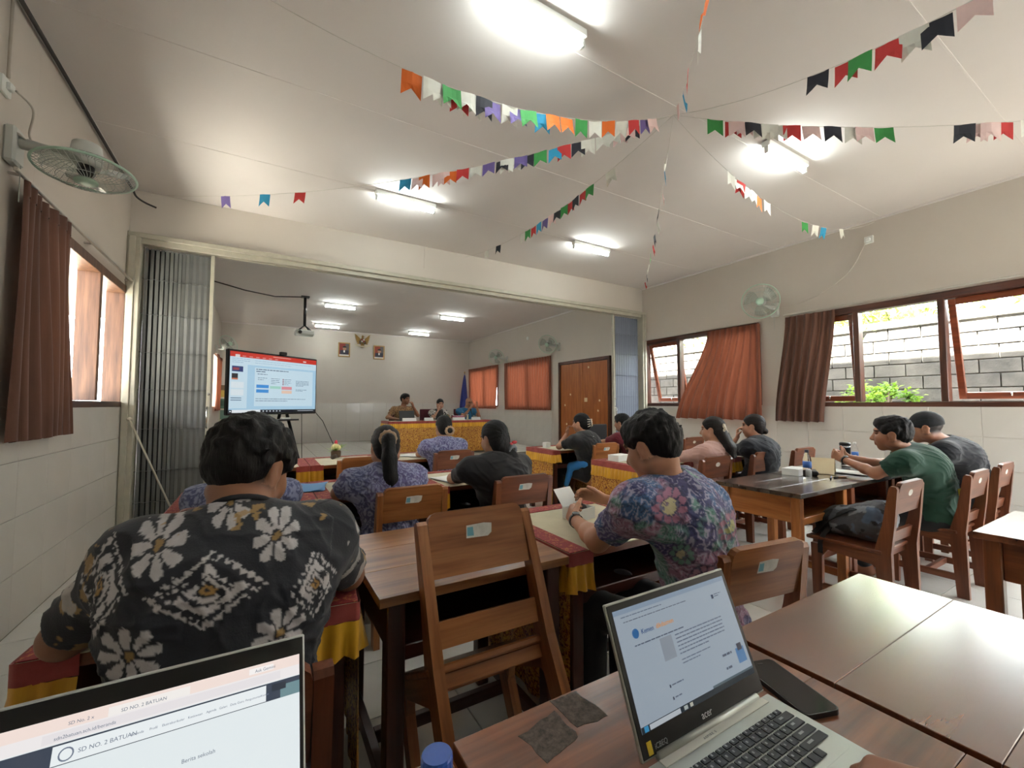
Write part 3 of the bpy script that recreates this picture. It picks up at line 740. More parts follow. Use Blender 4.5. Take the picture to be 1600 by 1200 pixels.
# head table on the stage
for k, (x0, x1, la) in enumerate(((2.32, 3.198, 'in front of the speaker with the laptop'), (3.202, 3.978, 'in front of the woman at the head table'), (3.982, 4.76, 'in front of the bald man'))):
    desk('head table desk under gold cloth ' + la, x0, x1, 9.0, 9.62, 'red', 'maroon', STAGE_Z + 0.009, H=0.735); cloth('gold brocade head table cloth ' + la, x0, x1, 9.0, 9.62, STAGE_Z + 0.009, True, 0.735, 0.70, seed=20 + k)

# ------------------------------------------------------------------ chairs
MT['sticker'] = plain('paper_sticker', (206, 204, 196), 0.6, 0.15, 40)
MT['sticker_blue'] = plain('sticker_print', (110, 168, 186), 0.6, 0.1)
def make_chair(label, wk, sticker=0):
    r = thing('school_chair', label, 'chair', (0, 0, 0), 0, 'wooden school chairs')
    W = 0.425; pw = 0.034
    a2, a1 = wm(wk, 2), wm(wk, 1); a0 = wm(wk, 0)
    out = [(-0.215, 0.0), (-0.155, 0.0), (-0.135, 0.36), (-0.135, 0.45), (-0.175, 0.60), (-0.212, 0.815), (-0.222, 0.83), (-0.246, 0.828), (-0.252, 0.815), (-0.232, 0.60), (-0.212, 0.44)]
    for s in (-1, 1):
        x = s * (W / 2 - pw / 2)
        G().prism(out, (x - pw / 2, 0, 0), (0, 1, 0), (0, 0, 1), pw).build('rear_post', a2, r)
        G().prism([(0.150, 0), (0.200, 0), (0.205, 0.40), (0.135, 0.40), (0.142, 0.33)], (x - pw / 2, 0, 0), (0, 1, 0), (0, 0, 1), pw).build('front_leg', a2, r)
        rail = [(-0.145, 0.425), (-0.145, 0.33), (-0.12, 0.355), (0.11, 0.375), (0.14, 0.33), (0.16, 0.40), (0.16, 0.425)]
        G().prism(rail[::-1], (x - pw / 2 + 0.003, 0, 0), (0, 1, 0), (0, 0, 1), pw - 0.006).build('seat_rail', a1, r)
        G().box((x, 0, 0.13), (0.024, 0.32, 0.045), 0.003).build('side_stretcher', a1, r)
    G().box((0, 0.03, 0.436), (W + 0.012, 0.40, 0.022), 0.006).build('seat', a0, r)
    # rounded top board between the posts
    w2 = W / 2 - pw - 0.001; rc = 0.032; z0, z1 = 0.665, 0.855
    prof = [(-w2, z0), (w2, z0), (w2, z1 - rc)] + [(w2 - rc + rc * math.cos(a), z1 - rc + rc * math.sin(a)) for a in (R(30), R(60), R(90))] + [(-w2 + rc + rc * math.cos(a), z1 - rc + rc * math.sin(a)) for a in (R(90), R(120), R(150))] + [(-w2, z1 - rc)]
    lean = math.atan2(0.04, 0.21); ax = Vector((1, 0, 0)); az = Vector((0, -math.sin(lean), math.cos(lean)))
    def back_o(z): return Vector((0, -0.187 - (z - 0.60) * math.tan(lean), z))
    o_ = back_o(0.66) - az * 0.66
    bp = G().prism(prof, o_ + Vector((0, -0.002, 0)), ax, az, 0.024).build('back_panel', a0, r)
    G().prism([(-w2, 0.485), (w2, 0.485), (w2, 0.555), (-w2, 0.555)], back_o(0.53) - az * 0.53, ax, az, 0.020).build('back_rail', a0, r)
    G().box((0, -0.145, 0.405), (W - 2 * pw, 0.022, 0.04), 0.003).build('rear_rail', a0, r)
    G().box((0, 0.165, 0.385), (W - 2 * pw, 0.022, 0.06), 0.003).build('front_rail', a0, r)
    G().box((0, 0.0, 0.13), (W - 2 * pw, 0.028, 0.04), 0.003).build('cross_stretcher', a0, r)
    if sticker:
        sh = [(-0.05, -0.02), (0.03, -0.022), (0.045, -0.012), (0.05, 0.016), (0.02, 0.02), (-0.045, 0.018)] if sticker == 1 else [(0.026 * math.cos(a) * 1.2, 0.02 * math.sin(a)) for a in [2 * math.pi * i / 10 for i in range(10)]]
        nrm = ax.cross(az)
        c = back_o(0.66) - az * 0.66 + az * 0.785 + Vector((0, -0.002, 0)) + nrm * 0.0236
        st = G().prism(sh, c + nrm * -0.0, ax, az, 0.0012).build('sticker', MT['sticker'], bp)
        if sticker == 1:
            G().prism([(-0.046, -0.014), (-0.022, -0.015), (-0.022, 0.012), (-0.043, 0.012)], c + nrm * 0.0010, ax, az, 0.0008).build('stamp', MT['sticker_blue'], st)
    return r
protos = {}
def chair(label, x, yback, rz=0.0, wk='chair', sticker=1, z=0.0):
    k = (wk, sticker)
    if k not in protos:
        o = make_chair(label, wk, sticker); protos[k] = o
    else: o = copy_tree(protos[k]); o['label'] = label
    c, s = math.cos(rz), math.sin(rz)
    o.location = (x - s * 0.22 * 1.0, yback + 0.235, z); o.rotation_euler = (0, 0, rz)
    return o
chair('wooden chair behind the lower left laptop, under the black-shirted man', -0.085, 0.86, 0, 'mahog', 0)
lc = chair('empty wooden chair tipped forward against the bare brown desk', 0, 0, 0, 'chair', 1)
th = R(30); lc.rotation_euler = (-th, 0, R(-1.0)); lc.location = (0.615, 1.078, 0.101); lc.scale.x = 0.94
chair('wooden chair right of the silver laptop, under the man in the floral shirt', 1.44, 0.80, R(-8), 'chair', 1)
chair('wooden chair of the long-ponytailed woman, with a torn sticker', 0.748, 2.345, 0, 'chair', 1)
chair('wooden chair of the woman with the red hair clip', 1.482, 2.345, 0, 'mahog', 1)
chair('wooden chair of the woman in front of the head table', 1.69, 3.99, 0, 'mahog', 1)
chair('empty wooden chair behind the desk with the flower arrangement', 0.79, 3.90, 0, 'chair', 0)
chair('tall-backed wooden chair of the woman with the white hair claw', 3.575, 3.83, 0, 'chair', 1)
chair('wooden chair of the person in maroon', 4.30, 3.83, 0, 'chair', 0)
chair('empty wooden chair near the folded gate, far right row', 5.30, 3.90, 0, 'mahog', 2)
chair('wooden chair of the pink-shirted woman', 3.475, 2.33, 0, 'mahog', 2)
chair('wooden chair of the dark-haired woman in navy', 4.24, 2.33, 0, 'mahog', 2)
chair('empty wooden chair beyond the water bottle on the right', 5.0, 2.34, 0, 'mahog', 2)
chair('dark red-brown chair carrying the backpack', 3.36, 1.01, 0, 'mahog', 2)
chair('wooden chair under the man in the green shirt', 4.31, 0.92, 0, 'mahog', 2)
chair('wooden chair under the man in the black cap', 5.05, 0.93, 0, 'mahog', 2)
chair('dark red wooden chair peeking out behind the black-shirted man', -0.12, 2.34, 0, 'wine', 0)
# ------------------------------------------------------------------ people: blended distance fields turned into one skin
def V3(*a): return np.array(a, float)
def unit(v): v = np.asarray(v, float); return v / (np.linalg.norm(v) + 1e-12)
def hash3(i, j, k, seed):
    h = (i * 73856093) ^ (j * 19349663) ^ (k * 83492791) ^ (seed * 2654435)
    h = (h ^ (h >> 13)) * 1274126177 & 0x7fffffff
    return ((h ^ (h >> 16)) & 0xffff) / 65535.0
def vnoise(P, scale, seed=0):
    q = P * scale; f = np.floor(q).astype(np.int64); t = q - f; t = t * t * (3 - 2 * t); out = 0
    for a in (0, 1):
        for b in (0, 1):
            for c in (0, 1):
                w = (t[:, 0] if a else 1 - t[:, 0]) * (t[:, 1] if b else 1 - t[:, 1]) * (t[:, 2] if c else 1 - t[:, 2])
                out = out + w * hash3(f[:, 0] + a, f[:, 1] + b, f[:, 2] + c, seed)
    return out
def fbm(P, scale, seed=0): return (vnoise(P, scale, seed) + 0.5 * vnoise(P, scale * 2.1, seed + 5) + 0.25 * vnoise(P, scale * 4.3, seed + 9)) / 1.75

class Field:
    """primitives: cone(a,b,ra,rb,k) / ell(c,r,axes,k); op + adds, - cuts"""
    def __init__(s): s.p = []; s.cuts = []
    def cone(s, a, b, ra, rb=None, k=0.02, op=1, cap=None):
        s.p.append(('c', np.asarray(a, float), np.asarray(b, float), ra, ra if rb is None else rb, k, op, cap)); return s
    def ell(s, c, r, ax=None, k=0.02, op=1):
        s.p.append(('e', np.asarray(c, float), np.asarray(r, float), np.eye(3) if ax is None else np.asarray(ax, float), 0, k, op)); return s
    def half(s, pt, n): s.cuts.append((np.asarray(pt, float), unit(n))); return s
    def inflate(s, d):
        o = Field(); o.cuts = list(s.cuts)
        for q in s.p:
            o.p.append((q[0], q[1], q[2], q[3] + d, q[4] + d, q[5], q[6], q[7]) if q[0] == 'c' else (q[0], q[1], q[2] + d, q[3], 0, q[5], q[6]))
        return o
    def bounds(s):
        lo = np.full(3, 1e9); hi = np.full(3, -1e9)
        for q in s.p:
            if q[6] < 0: continue
            l_, h_ = s.bb(q); lo = np.minimum(lo, l_); hi = np.maximum(hi, h_)
        return lo, hi
    @staticmethod
    def bb(q):
        if q[0] == 'c':
            return np.minimum(q[1] - q[3], q[2] - q[4]), np.maximum(q[1] + q[3], q[2] + q[4])
        e = np.sqrt(((q[3].T * q[2]) ** 2).sum(1)); return q[1] - e, q[1] + e
    def mesh(s, h, disp=None):
        lo, hi = s.bounds(); lo = lo - 3.5 * h - 0.03; hi = hi + 3.5 * h + 0.03
        n = np.ceil((hi - lo) / h).astype(int) + 1
        D = np.full(n, 0.12, np.float32)
        axs = [lo[i] + h * np.arange(n[i]) for i in range(3)]
        for q in s.p:
            k = q[5]; l_, h_ = s.bb(q); m = k + 2.5 * h
            i0 = np.clip(np.floor((l_ - m - lo) / h).astype(int), 0, n); i1 = np.clip(np.ceil((h_ + m - lo) / h).astype(int) + 1, 0, n)
            if np.any(i1 <= i0): continue
            sl = tuple(slice(a, b) for a, b in zip(i0, i1))
            X = axs[0][sl[0]][:, None, None]; Y = axs[1][sl[1]][None, :, None]; Z = axs[2][sl[2]][None, None, :]
            if q[0] == 'c':
                a, b = q[1], q[2]; ab = b - a; L2 = ab @ ab + 1e-12
                px, py, pz = X - a[0], Y - a[1], Z - a[2]
                t_ = np.clip((px * ab[0] + py * ab[1] + pz * ab[2]) / L2, 0, 1)
                d = np.sqrt((px - t_ * ab[0]) ** 2 + (py - t_ * ab[1]) ** 2 + (pz - t_ * ab[2]) ** 2) - (q[3] + t_ * (q[4] - q[3]))
                if q[7] is not None: cp_, cn_ = q[7]; d = np.maximum(d, (X - cp_[0]) * cn_[0] + (Y - cp_[1]) * cn_[1] + (Z - cp_[2]) * cn_[2])
            else:
                c, r, ax = q[1], q[2], q[3]; px, py, pz = X - c[0], Y - c[1], Z - c[2]
                u = [(px * ax[i][0] + py * ax[i][1] + pz * ax[i][2]) / r[i] for i in range(3)]
                k0 = np.sqrt(u[0] ** 2 + u[1] ** 2 + u[2] ** 2); k1 = np.sqrt((u[0] / r[0]) ** 2 + (u[1] / r[1]) ** 2 + (u[2] / r[2]) ** 2) + 1e-9
                d = k0 * (k0 - 1) / k1
            A = D[sl]
            if q[6] > 0:
                hh = np.maximum(k - np.abs(A - d), 0) / k; D[sl] = np.minimum(A, d) - hh * hh * k * 0.25
            else:
                d = -d; hh = np.maximum(k - np.abs(A - d), 0) / k; D[sl] = np.maximum(A, d) + hh * hh * k * 0.25
        for pt, nn in s.cuts:
            d = (axs[0][:, None, None] - pt[0]) * nn[0] + (axs[1][None, :, None] - pt[1]) * nn[1] + (axs[2][None, None, :] - pt[2]) * nn[2]
            D = np.maximum(D, d.astype(np.float32))
        S = D < 0
        # surface nets
        cs = S[:-1, :-1, :-1].astype(np.int8)
        tot = np.zeros([k_ - 1 for k_ in n], np.int8)
        for a in (0, 1):
            for b in (0, 1):
                for c in (0, 1): tot += S[a:n[0] - 1 + a, b:n[1] - 1 + b, c:n[2] - 1 + c]
        act = np.argwhere((tot > 0) & (tot < 8)); idx = np.full(tot.shape, -1, np.int64); idx[tuple(act.T)] = np.arange(len(act))
        acc = np.zeros((len(act), 3)); cnt = np.zeros(len(act))
        corner = [(a, b, c) for a in (0, 1) for b in (0, 1) for c in (0, 1)]
        val = {c: D[act[:, 0] + c[0], act[:, 1] + c[1], act[:, 2] + c[2]] for c in corner}
        for c in corner:
            for ax_ in range(3):
                if c[ax_]: continue
                e = list(c); e[ax_] = 1; e = tuple(e); va, vb = val[c], val[e]; m = (va < 0) != (vb < 0)
                t_ = np.where(m, va / np.where(m, va - vb, 1), 0); p = np.array(c, float)[None] + np.eye(3)[ax_][None] * t_[:, None]
                acc += p * m[:, None]; cnt += m
        P = lo + (act + acc / np.maximum(cnt, 1)[:, None]) * h
        F = []
        for ax_ in range(3):
            b_, c_ = (ax_ + 1) % 3, (ax_ + 2) % 3
            sl0 = [slice(None)] * 3; sl1 = [slice(None)] * 3; sl0[ax_] = slice(0, -1); sl1[ax_] = slice(1, None)
            ch = S[tuple(sl0)] != S[tuple(sl1)]
            E = np.argwhere(ch); E = E[(E[:, b_] > 0) & (E[:, c_] > 0) & (E[:, b_] < n[b_] - 1) & (E[:, c_] < n[c_] - 1)]
            if not len(E): continue
            def cell(db, dc):
                q = E.copy(); q[:, b_] -= db; q[:, c_] -= dc; return idx[tuple(q.T)]
            quad = np.stack([cell(1, 1), cell(0, 1), cell(0, 0), cell(1, 0)], 1)
            neg = ~S[tuple(E.T)]
            quad[neg] = quad[neg][:, ::-1]; F.append(quad)
        F = np.concatenate(F)
        if disp is not None: P = disp(P)
        return P, F

def np_mesh(name, P, F, color=None):
    me = bpy.data.meshes.new(name); me.vertices.add(len(P)); me.vertices.foreach_set('co', np.ascontiguousarray(P, np.float32).ravel())
    k = F.shape[1]
    me.loops.add(F.size); me.loops.foreach_set('vertex_index', np.ascontiguousarray(F, np.int32).ravel())
    me.polygons.add(len(F)); me.polygons.foreach_set('loop_start', np.arange(0, F.size, k, dtype=np.int32))
    me.polygons.foreach_set('use_smooth', np.ones(len(F), bool)); me.update(calc_edges=True); me.validate()
    if color is not None:
        ca = me.color_attributes.new('pattern', 'FLOAT_COLOR', 'POINT')
        ca.data.foreach_set('color', np.concatenate([color, np.ones((len(color), 1))], 1).astype(np.float32).ravel())
    return me

def attr_mat(name, rough=0.6, weave=0.12, sss=0.0, sheen=0.0):
    t = NT(name); a = t.n('ShaderNodeVertexColor', layer_name='pattern')
    g = t.noise(t.coords(), 230 if not sss else 120, 3)
    t.set(Base_Color=a.outputs['Color'], Roughness=rough)
    if sss: t.b.inputs['Subsurface Weight'].default_value = sss; t.b.inputs['Subsurface Radius'].default_value = (0.012, 0.005, 0.003); t.b.inputs['Subsurface Scale'].default_value = 0.5
    if sheen: t.b.inputs['Sheen Weight'].default_value = sheen
    if weave:
        w = t.noise(t.coords((1, 1, 0.35)), 16, 4, 0.6, 0.5); h2 = t.mix(0.5, g, w); t.bump(h2, weave, 0.006)
    return t.m
MT['skin'] = attr_mat('skin', 0.5, 0.05, 0.12)
MT['print_cloth'] = attr_mat('printed_cloth', 0.85, 0.25, 0, 0.15)
t = NT('black_hair'); a_ = t.n('ShaderNodeVertexColor', layer_name='pattern'); g_ = t.noise(t.coords((1, 1, 0.12)), 220, 3)
t.set(Base_Color=a_.outputs['Color'], Roughness=0.55); t.b.inputs['Specular IOR Level'].default_value = 0.28; t.bump(g_, 0.5, 0.004); MT['hair'] = t.m
L3 = lambda c: np.array(lin(c)[:3])
def flat_col(c): return lambda P: np.tile(L3(c), (len(P), 1)) * (0.94 + 0.12 * fbm(P, 30, 3))[:, None]

def hand(f, w, d, n, side, curl=(25, 30, 20), thumb=0.5, s=1.0, k=0.006):
    """w wrist, d direction of the fingers, n direction the palm faces, side=+1 right hand"""
    d = unit(d); n = unit(np.asarray(n, float) - d * np.dot(n, d)); u = np.cross(n, d) * side * -1.0
    kn = w + d * 0.088 * s
    for o in (-0.026, -0.009, 0.009, 0.026): f.cone(w + u * o * 0.6 * s + d * 0.012 * s, kn + u * o * s, 0.015 * s, 0.0125 * s, 0.014)
    for o, L in ((0.029, .072), (0.0098, .082), (-0.0098, .076), (-0.028, .060)):
        p = kn + u * o * s; ang = 0; r = 0.0092 * s
        for q, (fr_, c) in enumerate(zip((0.45, 0.31, 0.24), curl)):
            ang += math.radians(c); dd = d * math.cos(ang) + n * math.sin(ang); p2 = p + dd * L * fr_ * s
            f.cone(p, p2, r, r * 0.9, k); p = p2; r *= 0.9
    b = w + d * 0.026 * s + u * 0.026 * s; td = unit(d * 0.65 + u * 0.7 + n * thumb); m = b + td * 0.044 * s
    f.cone(b, m, 0.0135 * s, 0.011 * s, 0.012); f.cone(m, m + unit(td + d * 0.5 + n * thumb * 0.6) * 0.032 * s, 0.0108 * s, 0.009 * s, k)

def head_axes(yaw, pitch, roll=0.0):
    """rows: right, forward, up; yaw clockwise from +Y, pitch down positive"""
    y = R(yaw); p = R(pitch); r_ = R(roll)
    fwd = V3(math.sin(y) * math.cos(p), math.cos(y) * math.cos(p), -math.sin(p)); rt = V3(math.cos(y), -math.sin(y), 0); up = np.cross(rt, fwd)
    rt2 = rt * math.cos(r_) - up * math.sin(r_); up2 = np.cross(rt2, fwd)
    return np.stack([rt2, fwd, up2])

def person(label, pel, neck, head, tyaw, hyaw, hpitch, shoulder, arms, shirt, shirt_label, skin=(150, 104, 78), hair='short', hair_c=(13, 11, 12), vox=0.008, hs=1.0, girth=1.0, female=False, sleeve=0.62, trousers=(28, 28, 32), legs=True, roll=0, extra=None, collar=None, shirt_vox=None, tufts=0, hump=0.0, legdir=None, nape=-.052):
    root = thing('person', label, 'person', (pel[0], pel[1], 0.0))
    off = V3(pel[0], pel[1], 0)
    pel, neck, head = V3(*pel), V3(*neck), V3(*head)
    ty = R(tyaw); tr = V3(math.cos(ty), -math.sin(ty), 0); sp = unit(neck - pel); tf = unit(np.cross(sp, tr)) * -1.0
    if tf[1] * math.cos(ty) + tf[0] * math.sin(ty) < 0: tf = -tf
    up = np.cross(tr, tf); TA = np.stack([tr, tf, up])
    A = head_axes(hyaw, hpitch, roll)
    H = lambda x, y, z: head + (A[0] * x + A[1] * y + A[2] * z) * hs
    # --- torso prims (shared by body and shirt)
    tor = Field(); g = girth; fs = 0.9 if female else 1.0
    mid = pel + (neck - pel) * 0.38 - tf * hump * 0.7; che = pel + (neck - pel) * 0.70 - tf * hump
    tor.ell(pel, V3(.172, .125, .125) * g, TA, .06); tor.ell(mid, V3(.152 * fs, .118, .16) * g, TA, .08); tor.ell(che, V3(.168 * fs, .116, .15) * g, TA, .08)
    SH = {}
    for s in (-1, 1):
        sh = neck + tr * s * shoulder * fs - up * 0.066 + tf * 0.012; SH[s] = sh
        tor.cone(neck - up * 0.042, sh, .060 * g, .050 * g, .08)
        tor.cone(che + tr * s * .10 * g + up * .03, sh, .078 * g, .050 * g, .09)
    if female: tor.ell(che + tf * 0.085 - up * 0.02, V3(.12, .055, .07), TA, .05)
    body = tor.inflate(-0.014)
    # --- head
    nr = (0.047 if female else 0.056)
    body.cone(H(0, -.022, -.06), neck - up * 0.02, nr * hs, nr * 1.12, .03)
    body.ell(H(0, -.012, .030), V3(.074, .094, .084) * hs, A, .02)
    body.ell(H(0, .018, -.02), V3(.064, .072, .078) * hs, A, .03)
    body.cone(H(0, .048, -.045), H(0, .058, -.086), .042 * hs, .026 * hs, .035)
    for s in (-1, 1):
        body.ell(H(s * .036, .052, -.030), V3(.028, .030, .032) * hs, A, .025)
        body.ell(H(s * .031, .082, .012), V3(.020, .016, .012) * hs, A, .010, -1)
        body.ell(H(s * .031, .078, .012), V3(.013, .011, .009) * hs, A, .004)
        ea = A.copy(); body.ell(H(s * .077, -.004, -.006), V3(.010, .020, .033) * hs, ea, .010)
        body.ell(H(s * .087, .000, -.002), V3(.006, .010, .017) * hs, ea, .006, -1)
        body.ell(H(s * .058, -.002, -.062), V3(.022, .034, .022) * hs, A, .03)
    body.ell(H(0, .080, .034), V3(.052, .014, .012) * hs, A, .015)
    body.cone(H(0, .088, .012), H(0, .110, -.026), .008 * hs, .0125 * hs, .012); body.ell(H(0, .100, -.032), V3(.017, .010, .009) * hs, A, .008)
    body.ell(H(0, .088, -.054), V3(.022, .012, .006) * hs, A, .006); body.ell(H(0, .086, -.066), V3(.020, .012, .007) * hs, A, .006)
    # --- arms
    shf = tor.inflate(0.004)
    cuffs = []
    for s, sp_ in zip((-1, 1), arms):
        el, wr, hd, pn, curl = (V3(*sp_[0]), V3(*sp_[1]), sp_[2], sp_[3], sp_[4])
        a = 0.84 if female else 1.0
        sh = SH[s]; body.cone(sh, el, .046 * a, .038 * a, .03); body.cone(el, el * .7 + wr * .3, .037 * a, .037 * a, .03); body.cone(el * .7 + wr * .3, wr, .036 * a, .024 * a, .02)
        hand(body, wr, hd, pn, s, curl, s=0.92 * a + 0.06, thumb=sp_[5] if len(sp_) > 5 else 0.5)
        ce = sh + (el - sh) * sleeve
        if sleeve > 1.0: ce = el + (wr - el) * (sleeve - 1.0); shf.cone(sh, el, .062 * g * a, .052 * a, .04); shf.cone(el, ce, .052 * a, .04 * a, .03, 1, (ce, unit(wr - el)))
        else: shf.cone(sh, ce + unit(el - sh) * 0.05, .064 * (0.5 + 0.5 * g), .060 * a, .05, 1, (ce, unit(el - sh)))
        cuffs.append((ce, unit(el - sh) if sleeve <= 1 else unit(wr - el)))
    # --- legs
    trf = Field()
    ld = tf * V3(1, 1, 0); ld = unit(ld) if legdir is None else unit(V3(*legdir))
    trf.ell(pel - up * .02, V3(.165, .13, .10) * g, TA, .05)
    for s in (-1, 1):
        hip = pel + tr * s * .085 - V3(0, 0, .03); kn = V3(*(pel + tr * s * .12 + ld * .40)); kn[2] = 0.50; an = kn + ld * .0; an[2] = 0.10
        fz = 0.030
        if pel[2] > 0.65: kn[2] = pel[2] - .02; an[2] = pel[2] - .42; fz = an[2] - .07
        body.cone(hip, kn, .065, .045, .04); body.cone(kn, an, .045, .032, .03); ft = an + ld * .15; ft[2] = fz; hl = an - ld * .03; hl[2] = fz; body.cone(hl, ft, .032, .028, .03); body.cone(an, hl, .032, .032, .03)
        trf.cone(hip, kn, .088 * g, .065, .05); trf.cone(kn, an, .064, .055, .04)
    P, F = body.mesh(vox)
    # skin colours: brows, lips, lids, stubble shadow where hair is cropped
    Q = (P - head) @ A.T / hs
    C = np.tile(L3(skin), (len(P), 1)) * (0.95 + 0.1 * fbm(P, 40, 2))[:, None]
    def blend(m, c): C[:] = C * (1 - m[:, None]) + L3(c)[None] * m[:, None]
    face = Q[:, 1] > .05
    blend(0.75 * (face & (np.abs(np.abs(Q[:, 0]) - .033) < .019) & (np.abs(Q[:, 2] - .030 + .12 * (np.abs(Q[:, 0]) - .033)) < .0055)), (24, 18, 16))
    blend(0.85 * (face & (np.abs(np.abs(Q[:, 0]) - .031) < .014) & (np.abs(Q[:, 2] - .012) < .0055)), (30, 22, 20))
    blend(0.6 * (face & (np.abs(Q[:, 0]) < .021) & (np.abs(Q[:, 2] + .060) < .010) & (Q[:, 1] > .082)), (140, 70, 64))
    if hair in ('short', 'cap'):
        crop = np.clip((0.035 - Q[:, 1]) / .03, 0, 1) * np.clip((Q[:, 2] + .062) / .03, 0, 1) * (np.abs(Q[:, 0]) < .085 * 1.0) * (np.linalg.norm(Q, axis=1) < .15)
        ear = (np.abs(Q[:, 0]) > .070) & (np.abs(Q[:, 2] + .006) < .036) & (np.abs(Q[:, 1] + .004) < .024)
        blend((0.75 if hair == 'short' else 0.95) * crop * ~ear, hair_c)
    me = np_mesh('body', P - off, F, C); b = obj('body', me, MT['skin'], root)
    # --- shirt, open at the neck and cut clean at the sleeves
    nb = neck - up * 0.005; shf.cone(nb - up * .01, H(0, 0, -.10) + up * 0.10, nr * 1.12 + (0.004 if not collar else 0.002), nr * 1.3, .012, -1)
    lo_cut = pel - up * 0.10
    SP, SF = shf.mesh(shirt_vox or vox)
    for (ce, dn), s in zip(cuffs, (-1, 1)):
        dd = (SP - ce) @ dn; side_ = ((SP - neck) @ tr) * s > shoulder * .55
        near = np.linalg.norm(SP - ce, axis=1) < 0.16
        mm = (dd > 0) & near & side_
        pass
    # soft folds in the cloth
    wr_ = SP + np.stack([jit(SP, 7, .06, 14), jit(SP, 7, .06, 15), jit(SP, 7, .10, 16)], 1)
    rid = 1 - np.abs(2 * vnoise(wr_ * V3(.55, .55, 1.9), 15, 8) - 1); rid2 = 1 - np.abs(2 * vnoise((wr_ @ np.array([[.7, 0, .7], [0, 1, 0], [-.7, 0, .7]])) * V3(.5, .5, 2.0), 17, 18) - 1)
    fo = (fbm(SP, 8, 4) - .5) * .020 + (rid ** 3) * .007 * (fbm(SP, 5, 19) > .42) + (rid2 ** 4) * .006 - .003
    ctr = pel + (SP - pel) @ sp[:, None] * sp[None]; out = SP - ctr; out /= np.linalg.norm(out, axis=1)[:, None] + 1e-9
    SP = SP + out * fo[:, None]
    sc = shirt(SP, (SP - neck) @ TA.T) if callable(shirt) else flat_col(shirt)(SP)
    so = obj('shirt', np_mesh('shirt', SP - off, SF, sc), MT['print_cloth'], root); so['label'] = shirt_label
    if collar:
        cf = G(); ring = []
        for i in range(24):
            a = 2 * math.pi * i / 24; ring.append(Vector(nb - off + (tr * math.cos(a) * nr * 1.12 + tf * math.sin(a) * nr * 1.2) + up * (0.022 - 0.02 * math.sin(a)) ))
        cf.tube(ring, 0.006, 8, True); cf.build('collar', collar, so, True)
    for (ce, dn), s in zip(cuffs, (-1, 1)): pass
    if legs:
        TP, TF = trf.mesh(max(vox, .009)); obj('trousers', np_mesh('trousers', TP - off, TF, flat_col(trousers)(TP)), MT['print_cloth'], root)
    # --- hair
    if hair:
        hf = Field()
        if hair == 'bald':
            hf = None
        elif hair == 'cap':
            hf.ell(H(0, -.012, .036), V3(.083, .103, .092) * hs, A, .01); hf.half(H(0, 0, -.004), -A[2] - A[1] * 0.15)
            hf.ell(H(0, .105, .030), V3(.062, .075, .010) * hs, A, .012)
        else:
            ext = 0.012 if hair == 'short' else 0.010
            hf.ell(H(0, -.014, .036), (V3(.074, .094, .084) + ext) * hs, A, .01)
            if hair == 'short': hf.ell(H(0, .038, .082), V3(.058, .050, .036) * hs, A, .03); hf.ell(H(0, -.055, -.005), V3(.066, .052, .062) * hs, A, .03)
            else: hf.ell(H(0, -.05, -.02), V3(.070, .058, .075) * hs, A, .03)
            if tufts:
                rr = np.random.RandomState(tufts)
                for _ in range(tufts):
                    th_ = rr.uniform(0, 2 * math.pi); ph_ = math.acos(rr.uniform(-0.25, 1)); d0 = V3(math.sin(ph_) * math.cos(th_), math.sin(ph_) * math.sin(th_), math.cos(ph_))
                    c0 = H(*(V3(0, -.014, .036) + d0 * (V3(.074, .094, .084) + ext) * 0.99)); fl = unit(np.cross(d0, V3(.8, .2, .3)) + V3(0, 0.2, -.7) + rr.normal(0, .45, 3))
                    fl = unit(fl - d0 * (fl @ d0) * .8 + d0 * .12); fl = A.T @ fl
                    hf.cone(c0 - fl * .012, c0 + fl * rr.uniform(.018, .034) * hs, .0085 * hs, .003, .008)
            # hairline: face, ears and nape stay free
            hf.half(H(0, .040, .0) if hair == 'short' else H(0, .035, 0), A[1] * 0.80 - A[2] * 0.60)
            if hair == 'short': hf.half(H(0, 0, nape), -A[2] + A[1] * 0.25)
            for s in (-1, 1): hf.ell(H(s * .084, .004, -.022), V3(.022, .030, .044) * hs, A, .012, -1)
        if hf is not None:
            if extra: extra(hf, H, A, hs)
            HP, HF = hf.mesh(min(vox, .0065))
            nz = fbm(HP @ np.diag([1, 1, .5]), 60, 6) - .5
            HQ = (HP - head) @ A.T / hs; ang_ = np.arctan2(HQ[:, 0], HQ[:, 2] - .01) if hair != 'short' else np.arctan2(HQ[:, 0], HQ[:, 1] + .02)
            low_ = HQ[:, 2] < -.07
            sc_ = np.where(low_, HQ[:, 0] / .035 * 1.6, ang_); strand = vnoise(np.stack([sc_ * 9, HQ[:, 1] * 6, HQ[:, 2] * 5], 1), 1.0, 33) * .6 + vnoise(np.stack([sc_ * 26, HQ[:, 1] * 8, HQ[:, 2] * 7], 1), 1.0, 34) * .4 - .5
            o_ = HP - head; o_ /= np.linalg.norm(o_, axis=1)[:, None]; HP = HP + o_ * (nz * (.012 if hair == 'short' else .003) + strand * (.006 if hair == 'short' else .0075 if hair == 'long' else 0))[:, None]
            hc = np.tile(L3(hair_c), (len(HP), 1)) * np.clip(1.0 + 2.0 * strand + .8 * nz, .35, 2.6)[:, None]
            ho = obj('hair' if hair != 'cap' else 'cap', np_mesh('hair', HP - off, HF, hc), MT['hair'] if hair != 'cap' else MT['print_cloth'], root)
            if hair == 'cap': ho['label'] = 'black baseball cap'
    return root, H, A, off

